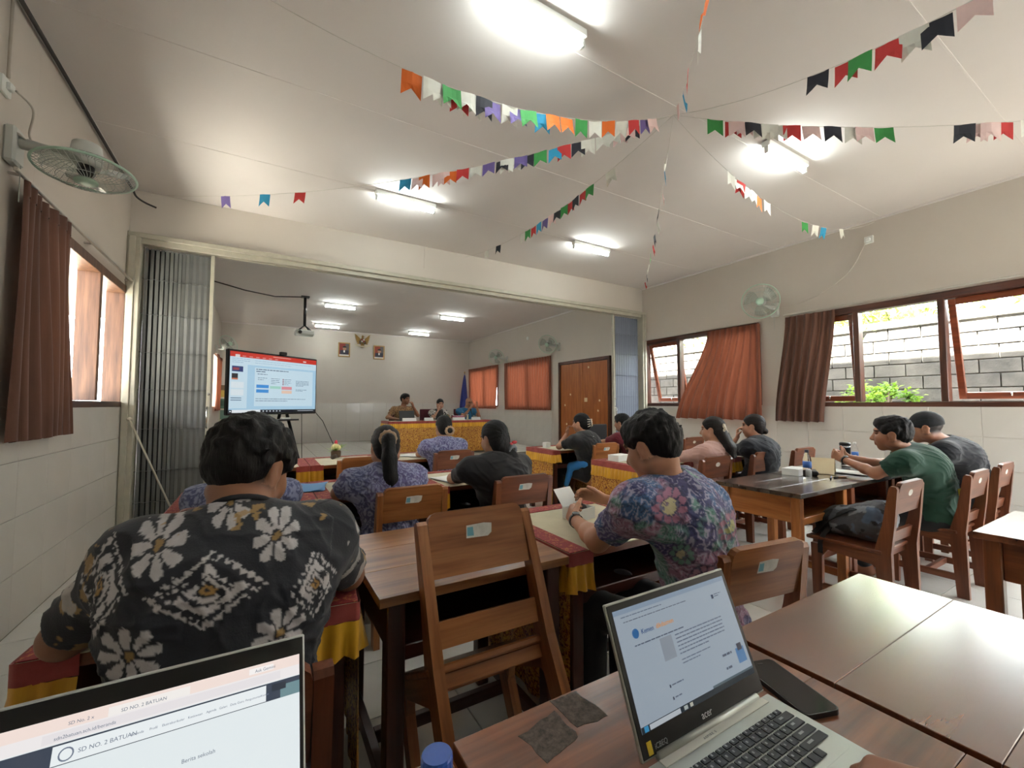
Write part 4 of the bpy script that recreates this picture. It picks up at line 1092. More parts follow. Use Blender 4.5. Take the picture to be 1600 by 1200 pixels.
# ---- printed cloth patterns (functions of position on the garment)
def mixc(C, m, c): m = np.clip(m, 0, 1)[:, None]; return C * (1 - m) + L3(c)[None] * m
def jit(P, s, a, seed): return (vnoise(P, s, seed) - .5) * a
def pat_black_batik(SP, U):
    C = np.tile(L3((34, 36, 44)), (len(SP), 1)) * (0.9 + 0.2 * fbm(SP, 25, 1))[:, None]
    x = SP[:, 0] + jit(SP, 120, .006, 2); z = SP[:, 2] + jit(SP, 120, .006, 3)
    for cx, cz, Rr in BB_FLOWERS:
        dx = x - cx; dz = z - cz; r = np.hypot(dx, dz) / Rr; th = np.arctan2(dz, dx) + .2
        ph = np.mod(th, math.pi / 4) - math.pi / 8; wv = np.abs(r * np.sin(ph)); rmax = 1 - 1.6 * ph ** 2
        m = (wv < .06 + .17 * r) & (np.abs(ph) < .285) & (r > .24) & (r < rmax)
        C = mixc(C, m * (.75 + .3 * fbm(SP, 60, 4)), (196, 192, 194)); C = mixc(C, r < .15, (150, 120, 70))
    for cx, cz, a, b in BB_DIAMONDS:
        dx = np.abs(x - cx) / a; dz = np.abs(z - cz) / b; d = dx + dz; n1 = fbm(SP, 55, 11); tt = np.sin(70 * (x - cx) / a * .35) * np.sin(60 * (z - cz) / b * .35)
        m = ((d < 1.0) & (d > .80) & (tt > .0)) | ((d < .68) & (d > .44) & (n1 > .46)) | ((d < .36) & (d > .24) & (n1 > .38))
        C = mixc(C, m * (.8 + .3 * n1), (194, 190, 192)); C = mixc(C, (d < .17) & (d > .07), (168, 130, 74))
    # ochre curls near collar and sleeves
    m = (fbm(SP, 30, 21) > .66) & ((U[:, 2] > -.035) | (np.abs(U[:, 0]) > .235)); C = mixc(C, m * .8, (170, 136, 82))
    m = (fbm(SP, 20, 31) > .63) & (np.abs(U[:, 0]) > .22); C = mixc(C, m * .85, (186, 182, 178))
    return C
def swirl(SP, sc, fr, seed):
    w = SP + np.stack([jit(SP, 14, .05, seed), jit(SP, 14, .05, seed + 1), jit(SP, 14, .05, seed + 2)], 1)
    return np.abs(np.sin(fr * fbm(w, sc, seed + 3)))
def pat_floral(SP, U):
    n = fbm(SP, 7, 40); C = np.tile(L3((62, 66, 112)), (len(SP), 1)); C = mixc(C, (n - .45) * 6, (96, 86, 132)); C = mixc(C, (fbm(SP, 9, 44) - .55) * 9, (70, 104, 150))
    g = fbm(SP, 11, 47); C = mixc(C, (g - .55) * 14, (104, 146, 136)); g2 = fbm(SP, 10, 53); C = mixc(C, (g2 - .57) * 14, (160, 118, 144))
    s = swirl(SP, 16, 26, 60); C = mixc(C, (s < .16) * .75, (40, 40, 66)); C = mixc(C, (s > .93) * .55, (196, 190, 214))
    y = SP @ FL_RIGHT; z = SP[:, 2]
    y = y + jit(SP, 60, .01, 71); z = z + jit(SP, 60, .01, 72)
    for cy, cz, Rr, cp, cc in FL_FLOWERS:
        dx = y - cy; dz = z - cz; r = np.hypot(dx, dz) / Rr; th = np.arctan2(dz, dx); ph = np.mod(th, 2 * math.pi / 9) - math.pi / 9
        bk = (U[:, 1] < .03) * 1.0; r = r + (1 - bk) * 9; C = mixc(C, (r < 1.12) * .6, (56, 54, 84))
        C = mixc(C, ((r > .55) & (r < 1 - .5 * ph ** 2 * 4) & (np.abs(ph) < .28)), cp); C = mixc(C, (r < .45) & (fbm(SP, 80, 73) > .42), cc)
    return C
def pat_blue(SP, U):
    C = np.tile(L3((80, 86, 124)), (len(SP), 1)); C = mixc(C, (fbm(SP, 6, 80) - .45) * 4, (100, 92, 134)); s = swirl(SP, 15, 24, 84)
    C = mixc(C, (s > .80) * .7, (154, 160, 190)); C = mixc(C, (s < .15) * .6, (52, 56, 86)); return C
def pat_brown(SP, U):
    C = np.tile(L3((122, 86, 58)), (len(SP), 1)); s = swirl(SP, 14, 20, 90); C = mixc(C, (s > .78) * .8, (176, 140, 96)); C = mixc(C, (s < .2) * .8, (70, 46, 34)); return C
def pat_bw(SP, U):
    C = np.tile(L3((52, 50, 50)), (len(SP), 1)); s = swirl(SP, 13, 16, 95); C = mixc(C, (s > .55) * (np.abs(U[:, 0]) > .10), (206, 200, 192)); return C
def pat_dark(SP, U): return np.tile(L3((32, 33, 38)), (len(SP), 1)) * (0.9 + 0.2 * fbm(SP, 20, 3))[:, None]
BB_FLOWERS = []; BB_DIAMONDS = []; FL_FLOWERS = []; FL_RIGHT = np.array([0.62, -0.79, 0])
# ------------------------------------------------------------------ the people
DN = (0, 0, -1); FLAT = (12, 14, 10); CURL = (40, 45, 30); GRIP = (28, 38, 25)
BB_FLOWERS = [(-.160, 1.035, .046), (.037, 1.030, .044), (-.050, 1.090, .042), (.044, .865, .046), (-.182, .872, .050), (-.05, .78, .046)]
BB_DIAMONDS = [(-.075, .960, .098, .062), (.108, .930, .05, .068), (-.242, .970, .05, .080)]
FL_FLOWERS = [(float(np.dot((1.14, .93), FL_RIGHT[:2])), .99, .050, (164, 112, 138), (186, 178, 140)), (float(np.dot((1.43, .93), FL_RIGHT[:2])), .905, .042, (146, 100, 120), (150, 150, 96)),
              (float(np.dot((1.30, .93), FL_RIGHT[:2])), .76, .046, (172, 126, 146), (190, 180, 144)), (float(np.dot((1.22, .95), FL_RIGHT[:2])), .84, .036, (110, 146, 134), (186, 178, 144))]
black_collar = plain('black_collar_cloth', (30, 31, 36), 0.85)
MT['scrunchie'] = cloth_mat('beige_scrunchie', (160, 130, 104), (196, 166, 136))
MT['pearl'] = cloth_mat('cream_satin', (206, 190, 170), (232, 220, 204))
MT['red_plastic'] = plain('red_plastic', (206, 60, 62), 0.35)
MT['white_plastic_claw'] = plain('white_claw_plastic', (226, 214, 196), 0.35)
MT['watch'] = plain('watch_strap', (26, 26, 28), 0.4); MT['watch_face'] = plain('watch_face', (150, 156, 160), 0.2, metal=0.5)
def scrunchie(root, off, c, ax, rad, mat, name='scrunchie', r2=0.016):
    g = G(); ax = Vector(ax).normalized(); x = ax.orthogonal().normalized(); y = ax.cross(x); N = 22
    pts = [Vector(c - off) + (x * math.cos(a) + y * math.sin(a)) * rad for a in [2 * math.pi * i / N for i in range(N)]]
    g.tube(pts, [r2 * (1 + 0.22 * math.sin(i * 2.9)) for i in range(N)], 8, True)
    o = g.build(name, mat, root, True); return o
def watch(root, off, el, wr, rad=0.029):
    el, wr = V3(*el), V3(*wr); d_ = Vector(unit(wr - el)); c = Vector(wr - off) - d_ * 0.022
    x = d_.orthogonal().normalized(); y = d_.cross(x); N = 20
    g = G(); V = []; F = []
    for i in range(N):
        a = 2 * math.pi * i / N; dd = x * math.cos(a) + y * math.sin(a)
        for s, rr in ((-.010, rad), (-.010, rad + .003), (.010, rad + .003), (.010, rad)): V.append(c + d_ * s + dd * rr)
    for i in range(N):
        j = (i + 1) % N
        for k in range(4): F.append((i * 4 + k, i * 4 + (k + 1) % 4, j * 4 + (k + 1) % 4, j * 4 + k))
    w = g.add(V, F).build('wristwatch', MT['watch'], root, True)
    best = max(((x * math.cos(a) + y * math.sin(a)) for a in [i * .3 for i in range(21)]), key=lambda q: q.z - 0.6 * q.y - 0.3 * q.x)
    G().lathe([(0.015, 0), (0.0165, 0.004), (0.014, 0.008)], 18, c + best * (rad + .001), best.to_track_quat('Z', 'Y').to_matrix()).build('dial', MT['watch_face'], w, True)

# 1 man in black batik, nearest
arms = [((-.350, 1.30, .80), (-.20, 1.52, .785), (.7, .6, -.05), DN, FLAT), ((.235, 1.335, .805), (.09, 1.54, .785), (-.6, .7, -.05), DN, FLAT)]
person('man in a black shirt with white flowers and diamonds, seen from behind', (-.075, 1.01, .50), (-.030, 1.17, 1.045), (-.018, 1.265, 1.138), 3, 40, 26, .172, arms, pat_black_batik,
       'black cotton shirt printed with white flowers and diamond motifs', vox=.0058, shirt_vox=.0042, girth=1.08, tufts=150, hs=1.01, hump=.045, sleeve=.80, nape=-.082, collar=black_collar, trousers=(30, 28, 30))
# 2 man in floral batik
fa = [((1.085, 1.215, .800), (1.185, 1.47, .805), (.42, .85, .12), (.75, -.3, -.25), GRIP, .3), ((1.56, 1.42, .815), (1.475, 1.60, .835), (-.55, .80, .20), (-.7, -.45, -.4), GRIP, .4)]
r, H, A, off = person('man in a blue and pink floral shirt opening a white box', (1.385, .985, .50), (1.225, 1.03, 1.045), (1.185, 1.04, 1.155), -16, -14, 22, .185, fa, pat_floral,
       'blue, green and pink floral batik shirt', skin=(188, 136, 106), vox=.0055, shirt_vox=.0045, girth=1.06, tufts=60, hs=.95, hump=.05, sleeve=.66)
watch(r, off, fa[0][0], fa[0][1], .028)
# 3 woman with long ponytail
def pony(hf, H, A, hs):
    hf.cone(H(0, -.085, .035), H(0, -.125, .02), .03, .034, .02); hf.cone(H(0, -.125, .02), H(.0, -.14, -.09), .036, .040, .02); hf.cone(H(0, -.14, -.09), H(.005, -.13, -.20), .042, .040, .02); hf.cone(H(.005, -.13, -.20), H(.0, -.12, -.30), .038, .016, .02)
pa = [((.395, 2.64, .795), (.52, 2.84, .785), (.4, .9, 0), DN, FLAT), ((.92, 2.74, .795), (.80, 2.92, .785), (-.3, .9, 0), DN, FLAT)]
r, H, A, off = person('woman in a blue batik dress with a long black ponytail', (.68, 2.53, .50), (.640, 2.545, .925), (.655, 2.60, 1.05), 0, 6, 14, .20, pa, pat_blue, 'blue and lavender batik top',
       skin=(170, 122, 96), hair='long', vox=.0075, shirt_vox=.0065, female=True, extra=pony, hump=.02, girth=1.06, trousers=(40, 42, 70), sleeve=.7)
scrunchie(r, off, H(0, -.112, .03), A[1], .036, MT['scrunchie'])
# 4 woman in black with low bun
def bun(hf, H, A, hs):
    hf.ell(H(0, -.06, -.05), V3(.07, .05, .09), A, .03); hf.cone(H(.02, -.085, -.09), H(.05, -.10, -.14), .04, .038, .03); hf.ell(H(.055, -.10, -.15), V3(.042, .036, .045), A, .02)
ba = [((1.155, 2.76, .795), (1.34, 2.90, .785), (.8, .5, 0), DN, FLAT), ((1.74, 2.72, .795), (1.62, 2.92, .785), (-.3, .9, 0), DN, FLAT)]
r, H, A, off = person('woman in a black T-shirt with a low bun and red hair clip', (1.44, 2.53, .50), (1.385, 2.545, .945), (1.395, 2.60, 1.068), 2, -14, 12, .205, ba, (24, 23, 26), 'plain black T-shirt',
       skin=(178, 132, 106), hair='long', vox=.0075, female=True, extra=bun, hump=.02, girth=1.1, sleeve=.72)
cl = G(); c = Vector(H(.045, -.105, -.055) - off)
for q in ((0, 0, 0), (.03, -.005, .012), (-.03, 0, -.004), (.012, -.006, -.012)): cl.ball(c + Vector(q), (.022, .012, .012), 8, 6)
cl.build('hair_clip', MT['red_plastic'], r, True)
scrunchie(r, off, H(.045, -.115, -.10), A[1] + A[2] * .5, .03, plain('grey_scrunchie', (110, 112, 116), .6), r2=.013)
# 5 woman in blue batik before the head table
def bun2(hf, H, A, hs): hf.ell(H(.03, -.105, -.045), V3(.036, .034, .036), A, .02)
da = [((1.43, 4.30, .795), (1.50, 4.50, .785), (.2, .9, 0), DN, FLAT), ((1.90, 4.30, .795), (1.82, 4.50, .785), (-.2, .9, 0), DN, FLAT)]
r, H, A, off = person('woman in blue batik with a small bun, seated before the head table', (1.66, 4.17, .50), (1.655, 4.19, .935), (1.675, 4.25, 1.065), 0, 4, 8, .20, da, pat_blue, 'blue patterned batik top',
       skin=(176, 130, 104), hair='long', vox=.009, shirt_vox=.008, female=True, extra=bun2, girth=1.04, trousers=(40, 42, 70))
scrunchie(r, off, H(.03, -.108, -.045), A[1], .034, MT['scrunchie'], r2=.018)
# 6 woman with white hair claw
def bun3(hf, H, A, hs): hf.ell(H(0, -.10, -.01), V3(.045, .04, .06), A, .03)
ca = [((3.13, 4.17, .80), (3.31, 4.245, .945), (.10, .0, 1), (.6, -.7, 0), CURL), ((3.66, 4.22, .80), (3.50, 4.40, .785), (-.5, .8, 0), DN, FLAT)]
r, H, A, off = person('woman in a black T-shirt with a white hair claw, chin on her hand', (3.50, 4.01, .50), (3.385, 4.03, .935), (3.405, 4.09, 1.075), -18, -24, 4, .20, ca, (22, 22, 25), 'black T-shirt with a small white print',
       skin=(176, 128, 100), hair='long', vox=.0085, female=True, extra=bun3, girth=1.15, hump=.03, sleeve=.7)
g = G()
for s in (-1, 1):
    for k in range(4):
        a = H(s * .012, -.125, .035 - k * .02) - off; b_ = H(s * .048, -.115, .045 - k * .03) - off; g.tube([Vector(a), Vector((a + b_) / 2 - A[1] * .02), Vector(b_)], .005, 6)
g.tube([Vector(H(0, -.145, .05) - off), Vector(H(0, -.15, -.04) - off)], .007, 6); g.build('hair_claw', MT['white_plastic_claw'], r, True)
g = G(); p0 = V3(3.43, 3.905, .905) - off; g.tube([Vector(p0 + V3(.022 * math.cos(a), -.006, .022 * math.sin(a))) for a in [2 * math.pi * i / 12 for i in range(12)]], .005, 5, True); g.build('shirt_emblem', MT['paper'], r)
# blue jacket tied round her waist
jk = Field(); jk.cone((3.29, 4.13, .55), (3.36, 3.96, .60), .05, .065, .03); jk.cone((3.36, 3.96, .60), (3.44, 3.90, .56), .06, .05, .03); jk.cone((3.29, 4.13, .55), (3.22, 4.15, .34), .045, .03, .03)
P_, F_ = jk.mesh(.009); jo = obj('tied_jacket', np_mesh('jacket', P_ - off, F_, flat_col((46, 130, 206))(P_)), MT['print_cloth'], r); jo['label'] = 'bright blue jacket tied round the waist'
# 7 person in maroon
ma = [((3.95, 4.28, .80), (3.98, 4.48, .785), (.1, .9, 0), DN, FLAT), ((4.46, 4.30, .80), (4.36, 4.5, .785), (-.2, .9, 0), DN, FLAT)]
person('person in a maroon polo shirt with short dark hair', (4.30, 4.05, .50), (4.215, 4.11, .93), (4.20, 4.19, 1.06), -8, -18, 6, .20, ma, (104, 24, 38), 'maroon polo shirt', skin=(170, 122, 96), hair='short', vox=.009, girth=1.05, hump=.02, sleeve=.7)
# 8 woman in pink with long hair
def longh(hf, H, A, hs):
    for s in (-.04, 0, .04): hf.cone(H(s, -.075, -.02), H(s * 1.2, -.13, -.17), .045, .042, .03); hf.cone(H(s * 1.2, -.13, -.17), H(s * 1.5 + .01, -.15, -.33), .042, .02, .03)
ka = [((3.38, 2.72, .80), (3.53, 2.88, .83), (.3, .8, .45), (.7, -.3, .3), CURL), ((3.85, 2.76, .80), (3.75, 2.95, .785), (-.2, .9, 0), DN, FLAT)]
r, H, A, off = person('woman in a pink blouse with long hair and a cream hair flower', (3.60, 2.53, .50), (3.655, 2.475, .925), (3.70, 2.515, 1.065), -14, -22, 5, .185, ka, (196, 158, 148), 'pale pink blouse',
       skin=(186, 140, 114), hair='long', vox=.0075, female=True, extra=longh, hair_c=(24, 18, 17), sleeve=.75, hump=.01)
for k in range(7):
    a = k * .9; scrunchie(r, off, H(-.03 + .022 * math.cos(a), -.105 + .01 * math.sin(a * 2), .0 + .028 * math.sin(a)), A[1] + A[0] * math.cos(a), .014, MT['pearl'], 'hair_flower_petal', .012)
# 9 woman in navy
def bun4(hf, H, A, hs): hf.ell(H(0, -.108, -.05), V3(.026, .028, .03), A, .015)
na = [((4.26, 2.74, .80), (4.335, 2.66, .965), (.0, .0, 1), (.6, -.8, 0), CURL), ((4.62, 2.74, .80), (4.46, 2.9, .785), (-.5, .8, 0), DN, FLAT)]
person('woman in a dark navy T-shirt resting her face on her hand', (4.38, 2.50, .50), (4.36, 2.475, .945), (4.395, 2.53, 1.08), -14, -22, 2, .205, na, (22, 25, 34), 'dark navy T-shirt', skin=(176, 128, 102), hair='long', vox=.0075, female=True, extra=bun4, girth=1.16, hump=.06, hair_c=(28, 20, 18), sleeve=.75)
# 10 man in green
ga = [((3.86, 1.335, .805), (4.03, 1.60, .865), (.35, .85, .35), (.9, -.2, -.1), CURL, .4), ((4.46, 1.46, .80), (4.26, 1.66, .865), (-.55, .75, .3), (-.8, -.5, 0), CURL, .4)]
r, H, A, off = person('man in a dark green T-shirt with his hands clasped on the desk', (4.27, 1.14, .50), (4.10, 1.24, .965), (4.015, 1.285, 1.085), -14, -18, 4, .205, ga, (24, 66, 50), 'dark green T-shirt with yellow side stripes',
       skin=(164, 112, 84), vox=.0065, girth=1.14, tufts=40, hs=1.06, hump=.07, sleeve=.68, trousers=(22, 22, 26))
watch(r, off, ga[0][0], ga[0][1], .028)
st = G()
for k in (0, .022): st.tube([Vector((4.17 + k * 1.5 - off[0], .985 + .0 * k - off[1], .72)), Vector((4.185 + k * 1.5 - off[0], .975 - off[1], .60)), Vector((4.20 + k * 1.5 - off[0], .985 - off[1], .52))], .004, 5)
st.build('side_stripe', plain('yellow_stripe', (206, 206, 60), .7), r)
# 11 man in black cap
pa = [((4.50, 1.42, .80), (4.46, 1.63, .80), (-.1, .9, .2), (.8, 0, -.5), CURL), ((5.08, 1.46, .80), (4.85, 1.66, .79), (-.7, .7, 0), DN, FLAT)]
person('man in a black cap and navy T-shirt at the right wall', (5.03, 1.14, .50), (4.79, 1.205, 1.005), (4.70, 1.285, 1.115), -14, -14, 8, .21, pa, (20, 23, 31), 'dark navy T-shirt', skin=(160, 110, 84), hair='cap', hair_c=(22, 23, 28), vox=.007, girth=1.12, hs=1.06, hump=.07)
# 12 speaker at the head table
sa = [((3.20, 9.76, 1.06), (3.04, 9.62, 1.27), (-.35, -.1, .9), (-.4, .5, 0), CURL), ((2.49, 9.76, 1.02), (2.66, 9.54, .985), (.8, -.4, 0), DN, FLAT)]
r, H, A, off = person('man in a brown batik shirt speaking at the head table behind a laptop', (2.86, 9.97, .73), (2.89, 9.90, 1.26), (2.925, 9.85, 1.435), 178, 150, 2, .215, sa, pat_brown, 'brown and cream batik shirt', skin=(150, 104, 80), vox=.0085, girth=1.06, hs=1.1, trousers=(40, 34, 30))
# 13 woman at the head table
wa = [((4.00, 9.74, 1.0), (3.88, 9.60, .99), (-.4, -.6, .2), DN, FLAT), ((3.58, 9.76, 1.0), (3.70, 9.745, 1.17), (.25, .05, 1), (.5, .6, 0), CURL)]
person('woman in a black and white patterned top at the head table', (3.76, 9.99, .71), (3.775, 9.93, 1.175), (3.80, 9.88, 1.325), 180, 185, 8, .19, wa, pat_bw, 'black and white patterned top', skin=(190, 144, 120), hair='long', vox=.0085, female=True, hs=1.04, extra=bun3)
# 14 bald man in blue
ta = [((4.77, 9.70, 1.02), (4.70, 9.68, 1.27), (.05, -.05, 1), (-.6, .5, 0), CURL), ((4.36, 9.72, 1.02), (4.55, 9.70, 1.25), (.5, 0, .8), (.2, .8, 0), CURL)]
r, H, A, off = person('bald man with glasses in a blue shirt, hands raised, at the head table', (4.52, 9.99, .72), (4.525, 9.93, 1.215), (4.575, 9.88, 1.365), 180, 176, 10, .205, ta, (38, 104, 146), 'teal blue shirt', skin=(168, 118, 90), hair='bald', vox=.0085, hs=1.06)
g = G()
for s in (-1, 1):
    c = Vector(H(s * .032, .100, .012) - off); g.tube([c + Vector(A[0]) * .022 * math.cos(a) + Vector(A[2]) * .016 * math.sin(a) for a in [2 * math.pi * i / 14 for i in range(14)]], .003, 5, True)
    g.tube([Vector(H(s * .054, .098, .014) - off), Vector(H(s * .082, .0, .012) - off)], .003, 5)
g.build('glasses', MT['black'], r)
# 15 person hidden behind the man in black
ha = [((-.30, 2.82, .80), (-.24, 2.98, .785), (.7, .6, 0), DN, FLAT), ((.12, 2.84, .80), (.0, 3.0, .785), (-.5, .8, 0), DN, FLAT)]
person('person in pale blue batik almost hidden behind the black-shirted man', (-.06, 2.56, .50), (-.06, 2.66, .885), (-.03, 2.76, .985), 0, 10, 35, .19, ha, pat_blue, 'pale blue batik shirt', vox=.010, girth=1.0, hump=.04)
# hand at the keyboard, lower right
hd_dx = 0
hd = thing('person', 'hand of a person at the keyboard of the silver laptop, cut by the picture edge', 'person', (0.86, 0.24, 0.75))
f = Field(); hand(f, V3(.742, .182, .822), (-.25, .85, -.18), (-.15, .2, -1), 1, (34, 36, 20), .3); f.cone((.742, .182, .822), (.82, .0, .84), .026, .036, .02); f.cone((.82, .0, .84), (.87, -.15, .86), .036, .042, .02)
P_, F_ = f.mesh(.0045); obj('hand', np_mesh('hand', P_ - V3(.86, .24, .75), F_, flat_col((150, 102, 76))(P_)), MT['skin'], hd)
# ------------------------------------------------------------------ screens, print and lettering
def shift_layers(items): return items
SCR = {}
def scr_mat(c, st):
    k = (c, st)
    if k not in SCR:
        t = NT('screen_%d' % len(SCR)); q = lin(c); t.set(Base_Color=(0.01, 0.01, 0.01, 1), Emission_Color=q, Emission_Strength=st, Roughness=0.25); SCR[k] = t.m
    return SCR[k]
def screen(name, parent, O, ex, ey, W, Hh, items, st, emissive=True):
    """items: (u0,v0,u1,v1,colour[,layer]); v runs downwards"""
    O = Vector(O); ex = Vector(ex).normalized(); ey = Vector(ey).normalized(); n = ey.cross(ex); n.normalize()
    me = bpy.data.meshes.new(name); V = []; F = []; mi = []; cols = []
    for it in items:
        u0, v0, u1, v1, c = it[:5]; ly = it[5] if len(it) > 5 else 1
        if c not in cols: cols.append(c)
        b = len(V); o = n * (0.0004 * ly)
        V += [O + ex * u * W + ey * v * Hh + o for u, v in ((u0, v1), (u1, v1), (u1, v0), (u0, v0))]; F.append((b, b + 1, b + 2, b + 3)); mi.append(cols.index(c))
    me.from_pydata([tuple(v) for v in V], [], F)
    for c in cols: me.materials.append(scr_mat(c, st) if emissive else plain('print_%d_%d_%d' % c, c, 0.6, 0.02))
    me.polygons.foreach_set('material_index', mi); me.update()
    return obj(name, me, None, parent)
def lettering(name, parent, text, O, ex, ey, size, mat, ext=0.0002, align='LEFT'):
    cu = bpy.data.curves.new(name, 'FONT'); cu.body = text; cu.size = size; cu.extrude = ext; cu.align_x = align; cu.resolution_u = 3
    tmp = bpy.data.objects.new('tmp_text', cu); COL.objects.link(tmp)
    me = bpy.data.meshes.new_from_object(tmp.evaluated_get(bpy.context.evaluated_depsgraph_get())); bpy.data.objects.remove(tmp)
    ex = Vector(ex).normalized(); up = -Vector(ey).normalized(); n = ex.cross(up)
    Mx = Matrix((ex, up, n)).transposed().to_4x4(); Mx.translation = Vector(O) + n * 0.0016
    me.transform(Mx); me.materials.clear(); me.name = name
    return obj(name, me, mat, parent)
def textbars(u0, v0, u1, lines, dv, th, c, seed, ly=3):
    rr = random.Random(seed); out = []
    for i in range(lines):
        u = u0; end = u1 if i < lines - 1 else u0 + (u1 - u0) * .6
        while u < end - .004:
            w = min(end - u, rr.uniform(.012, .05)); out.append((u, v0 + i * dv, u + w, v0 + i * dv + th, c, ly)); u += w + .006
    return out

# ---- interactive television on a stand
tv = thing('television', 'large television on a black stand showing a slide editor', 'television', (0.20, 6.78, 0))
tl = Vector((-.355 - .20, 6.36 - 6.78, 0)); trr = Vector((.75 - .20, 7.20 - 6.78, 0)); ex = (trr - tl).normalized(); ez = Vector((0, 0, 1)); nn = ex.cross(ez)
Wt = (trr - tl).length; rotm = Matrix((ex, ez.cross(ex), ez)).transposed()
cen = (tl + trr) / 2 + Vector((0, 0, 1.59))
pan = G().box(cen - nn * 0.035, (Wt, 0.06, 0.84), 0.01, rotm).build('panel', MT['black'], tv)
OW = tl + ex * 0.022 + Vector((0, 0, 1.985)) + nn * -0.0045
LB = (176, 214, 238); WB = (206, 232, 246); RD = (206, 56, 44); BK = (18, 22, 34)
it = [(0, 0, 1, 1, LB, 1), (0, 0, 1, .085, RD, 2), (.05, .045, .095, .085, (230, 226, 224), 3), (.45, .02, .66, .03, (236, 190, 184), 3), (.82, .04, .86, .06, (240, 236, 232), 3), (0, .085, 1, .20, WB, 2),
      (0, .20, .175, .92, WB, 2), (.25, .235, .955, .885, WB, 3), (.02, .235, .13, .325, (40, 62, 120), 3), (.03, .26, .09, .30, (150, 60, 70), 4), (.02, .355, .08, .45, (50, 48, 54), 3), (.02, .43, .08, .455, (206, 120, 90), 4),
      (.015, .49, .14, .59, (228, 240, 246), 3), (.015, .61, .14, .71, (228, 240, 246), 3), (.015, .745, .12, .757, (84, 110, 140), 3), (.015, .78, .12, .792, (84, 110, 140), 3),
      (.27, .52, .405, .575, (66, 150, 226), 4), (.27, .60, .405, .655, (66, 150, 226), 4), (.42, .535, .545, .58, (168, 222, 206), 4), (.555, .535, .68, .59, (228, 150, 160), 4), (.555, .605, .68, .66, (238, 206, 186), 4),
      (0, .945, 1, 1, BK, 4), (.03, .945, .32, .992, (238, 244, 248), 5), (.008, .96, .022, .978, (236, 240, 244), 5)]
for i in range(7): it.append((.05 + .07 * i, .06, .085 + .07 * i, .068, (240, 200, 196), 3))
for i in range(6): it.append((.345 + .038 * i, .958, .36 + .038 * i, .98, (196, 206, 214), 5))
it.append((.76, .965, .97, .975, (196, 206, 214), 5))
for i in range(4): it.append((.565, .40 + .03 * i, .578, .42 + .03 * i, (150, 60, 84), 5))
DKT = (72, 92, 122)
it += textbars(.265, .255, .88, 1, .03, .014, DKT, 1, 4) + textbars(.265, .29, .43, 1, .03, .014, DKT, 2, 4) + textbars(.28, .335, .46, 1, .03, .010, DKT, 3, 4) + textbars(.285, .40, .39, 2, .03, .008, DKT, 4, 4)
it += textbars(.43, .40, .53, 4, .03, .007, DKT, 5, 4) + textbars(.585, .405, .67, 4, .03, .007, DKT, 6, 4) + textbars(.73, .42, .90, 5, .022, .007, DKT, 7, 4) + textbars(.73, .58, .88, 2, .022, .007, DKT, 8, 4) + textbars(.265, .755, .87, 2, .035, .008, DKT, 9, 4)
it += textbars(.02, .11, .2, 3, .03, .006, (130, 160, 190), 10, 3) + textbars(.25, .12, .95, 2, .035, .006, (150, 180, 206), 11, 3)
screen('screen', pan, OW, ex, (0, 0, -1), Wt - .044, .79, it, 0.30)
G().box(tl.lerp(trr, .56) + Vector((0, 0, 2.03)), (.10, .05, .045), .008, rotm).build('camera_bar', MT['black'], tv)
for s in (-1, 1):
    a = cen + ex * s * .22 - nn * .06; G().tube([a + Vector((0, 0, -.42)), a + ex * s * .26 + nn * .14 + Vector((0, 0, -1.58))], .022, 8).build('stand_leg', MT['black'], tv, True)
    a2 = cen + ex * s * .12 - nn * .08; G().tube([a2 + Vector((0, 0, -.40)), a2 + ex * s * .10 - nn * .42 + Vector((0, 0, -1.58))], .022, 8).build('stand_leg', MT['black'], tv, True)
G().box(cen + Vector((0, 0, -.50)) - nn * .02, (.62, .20, .022), .004, rotm).build('stand_tray', MT['black'], tv)
G().box(cen + Vector((0, 0, -.15)) - nn * .09, (.36, .05, .30), .01, rotm).build('mount_plate', MT['black'], tv)
for k, (x_, w_) in enumerate(((-.12, .12), (.13, .14))):
    o = thing('whiteboard_eraser' if k else 'remote_control', ('white remote control lying left on the television stand tray', 'white eraser lying right on the television stand tray')[k], 'remote' if not k else 'eraser', Vector((0.20, 6.78, 0)) + cen + Vector((0, 0, -.489)) + ex * x_ + nn * .02)
    g = G(); g.box((0, 0, .012), (w_, .045, .022), .006, rotm); b = g.build('case', MT['white'], o)
    G().box(Vector((0, 0, .0245)) + ex * .02, (.03, .02, .003), .001, rotm).build('button', MT['black'], b)
cb = G(); cb.tube([(0.70, 7.24, 1.24), (0.86, 7.35, 1.05), (1.10, 7.55, .55), (1.35, 7.9, .06), (1.9, 8.3, .015), (2.6, 8.52, .012)], .006, 6); tag(cb.build('power_cable', MT['cable'], None, True), 'black cable drooping from the television towards the stage', 'cable')
cb = G(); cb.tube([(0.54, 7.12, 1.2), (0.55, 7.14, .8), (0.57, 7.15, .1), (0.62, 7.18, .006)], .005, 6); tag(cb.build('power_cable', MT['cable'], None, True), 'thin cable hanging straight down behind the television stand leg', 'cable')

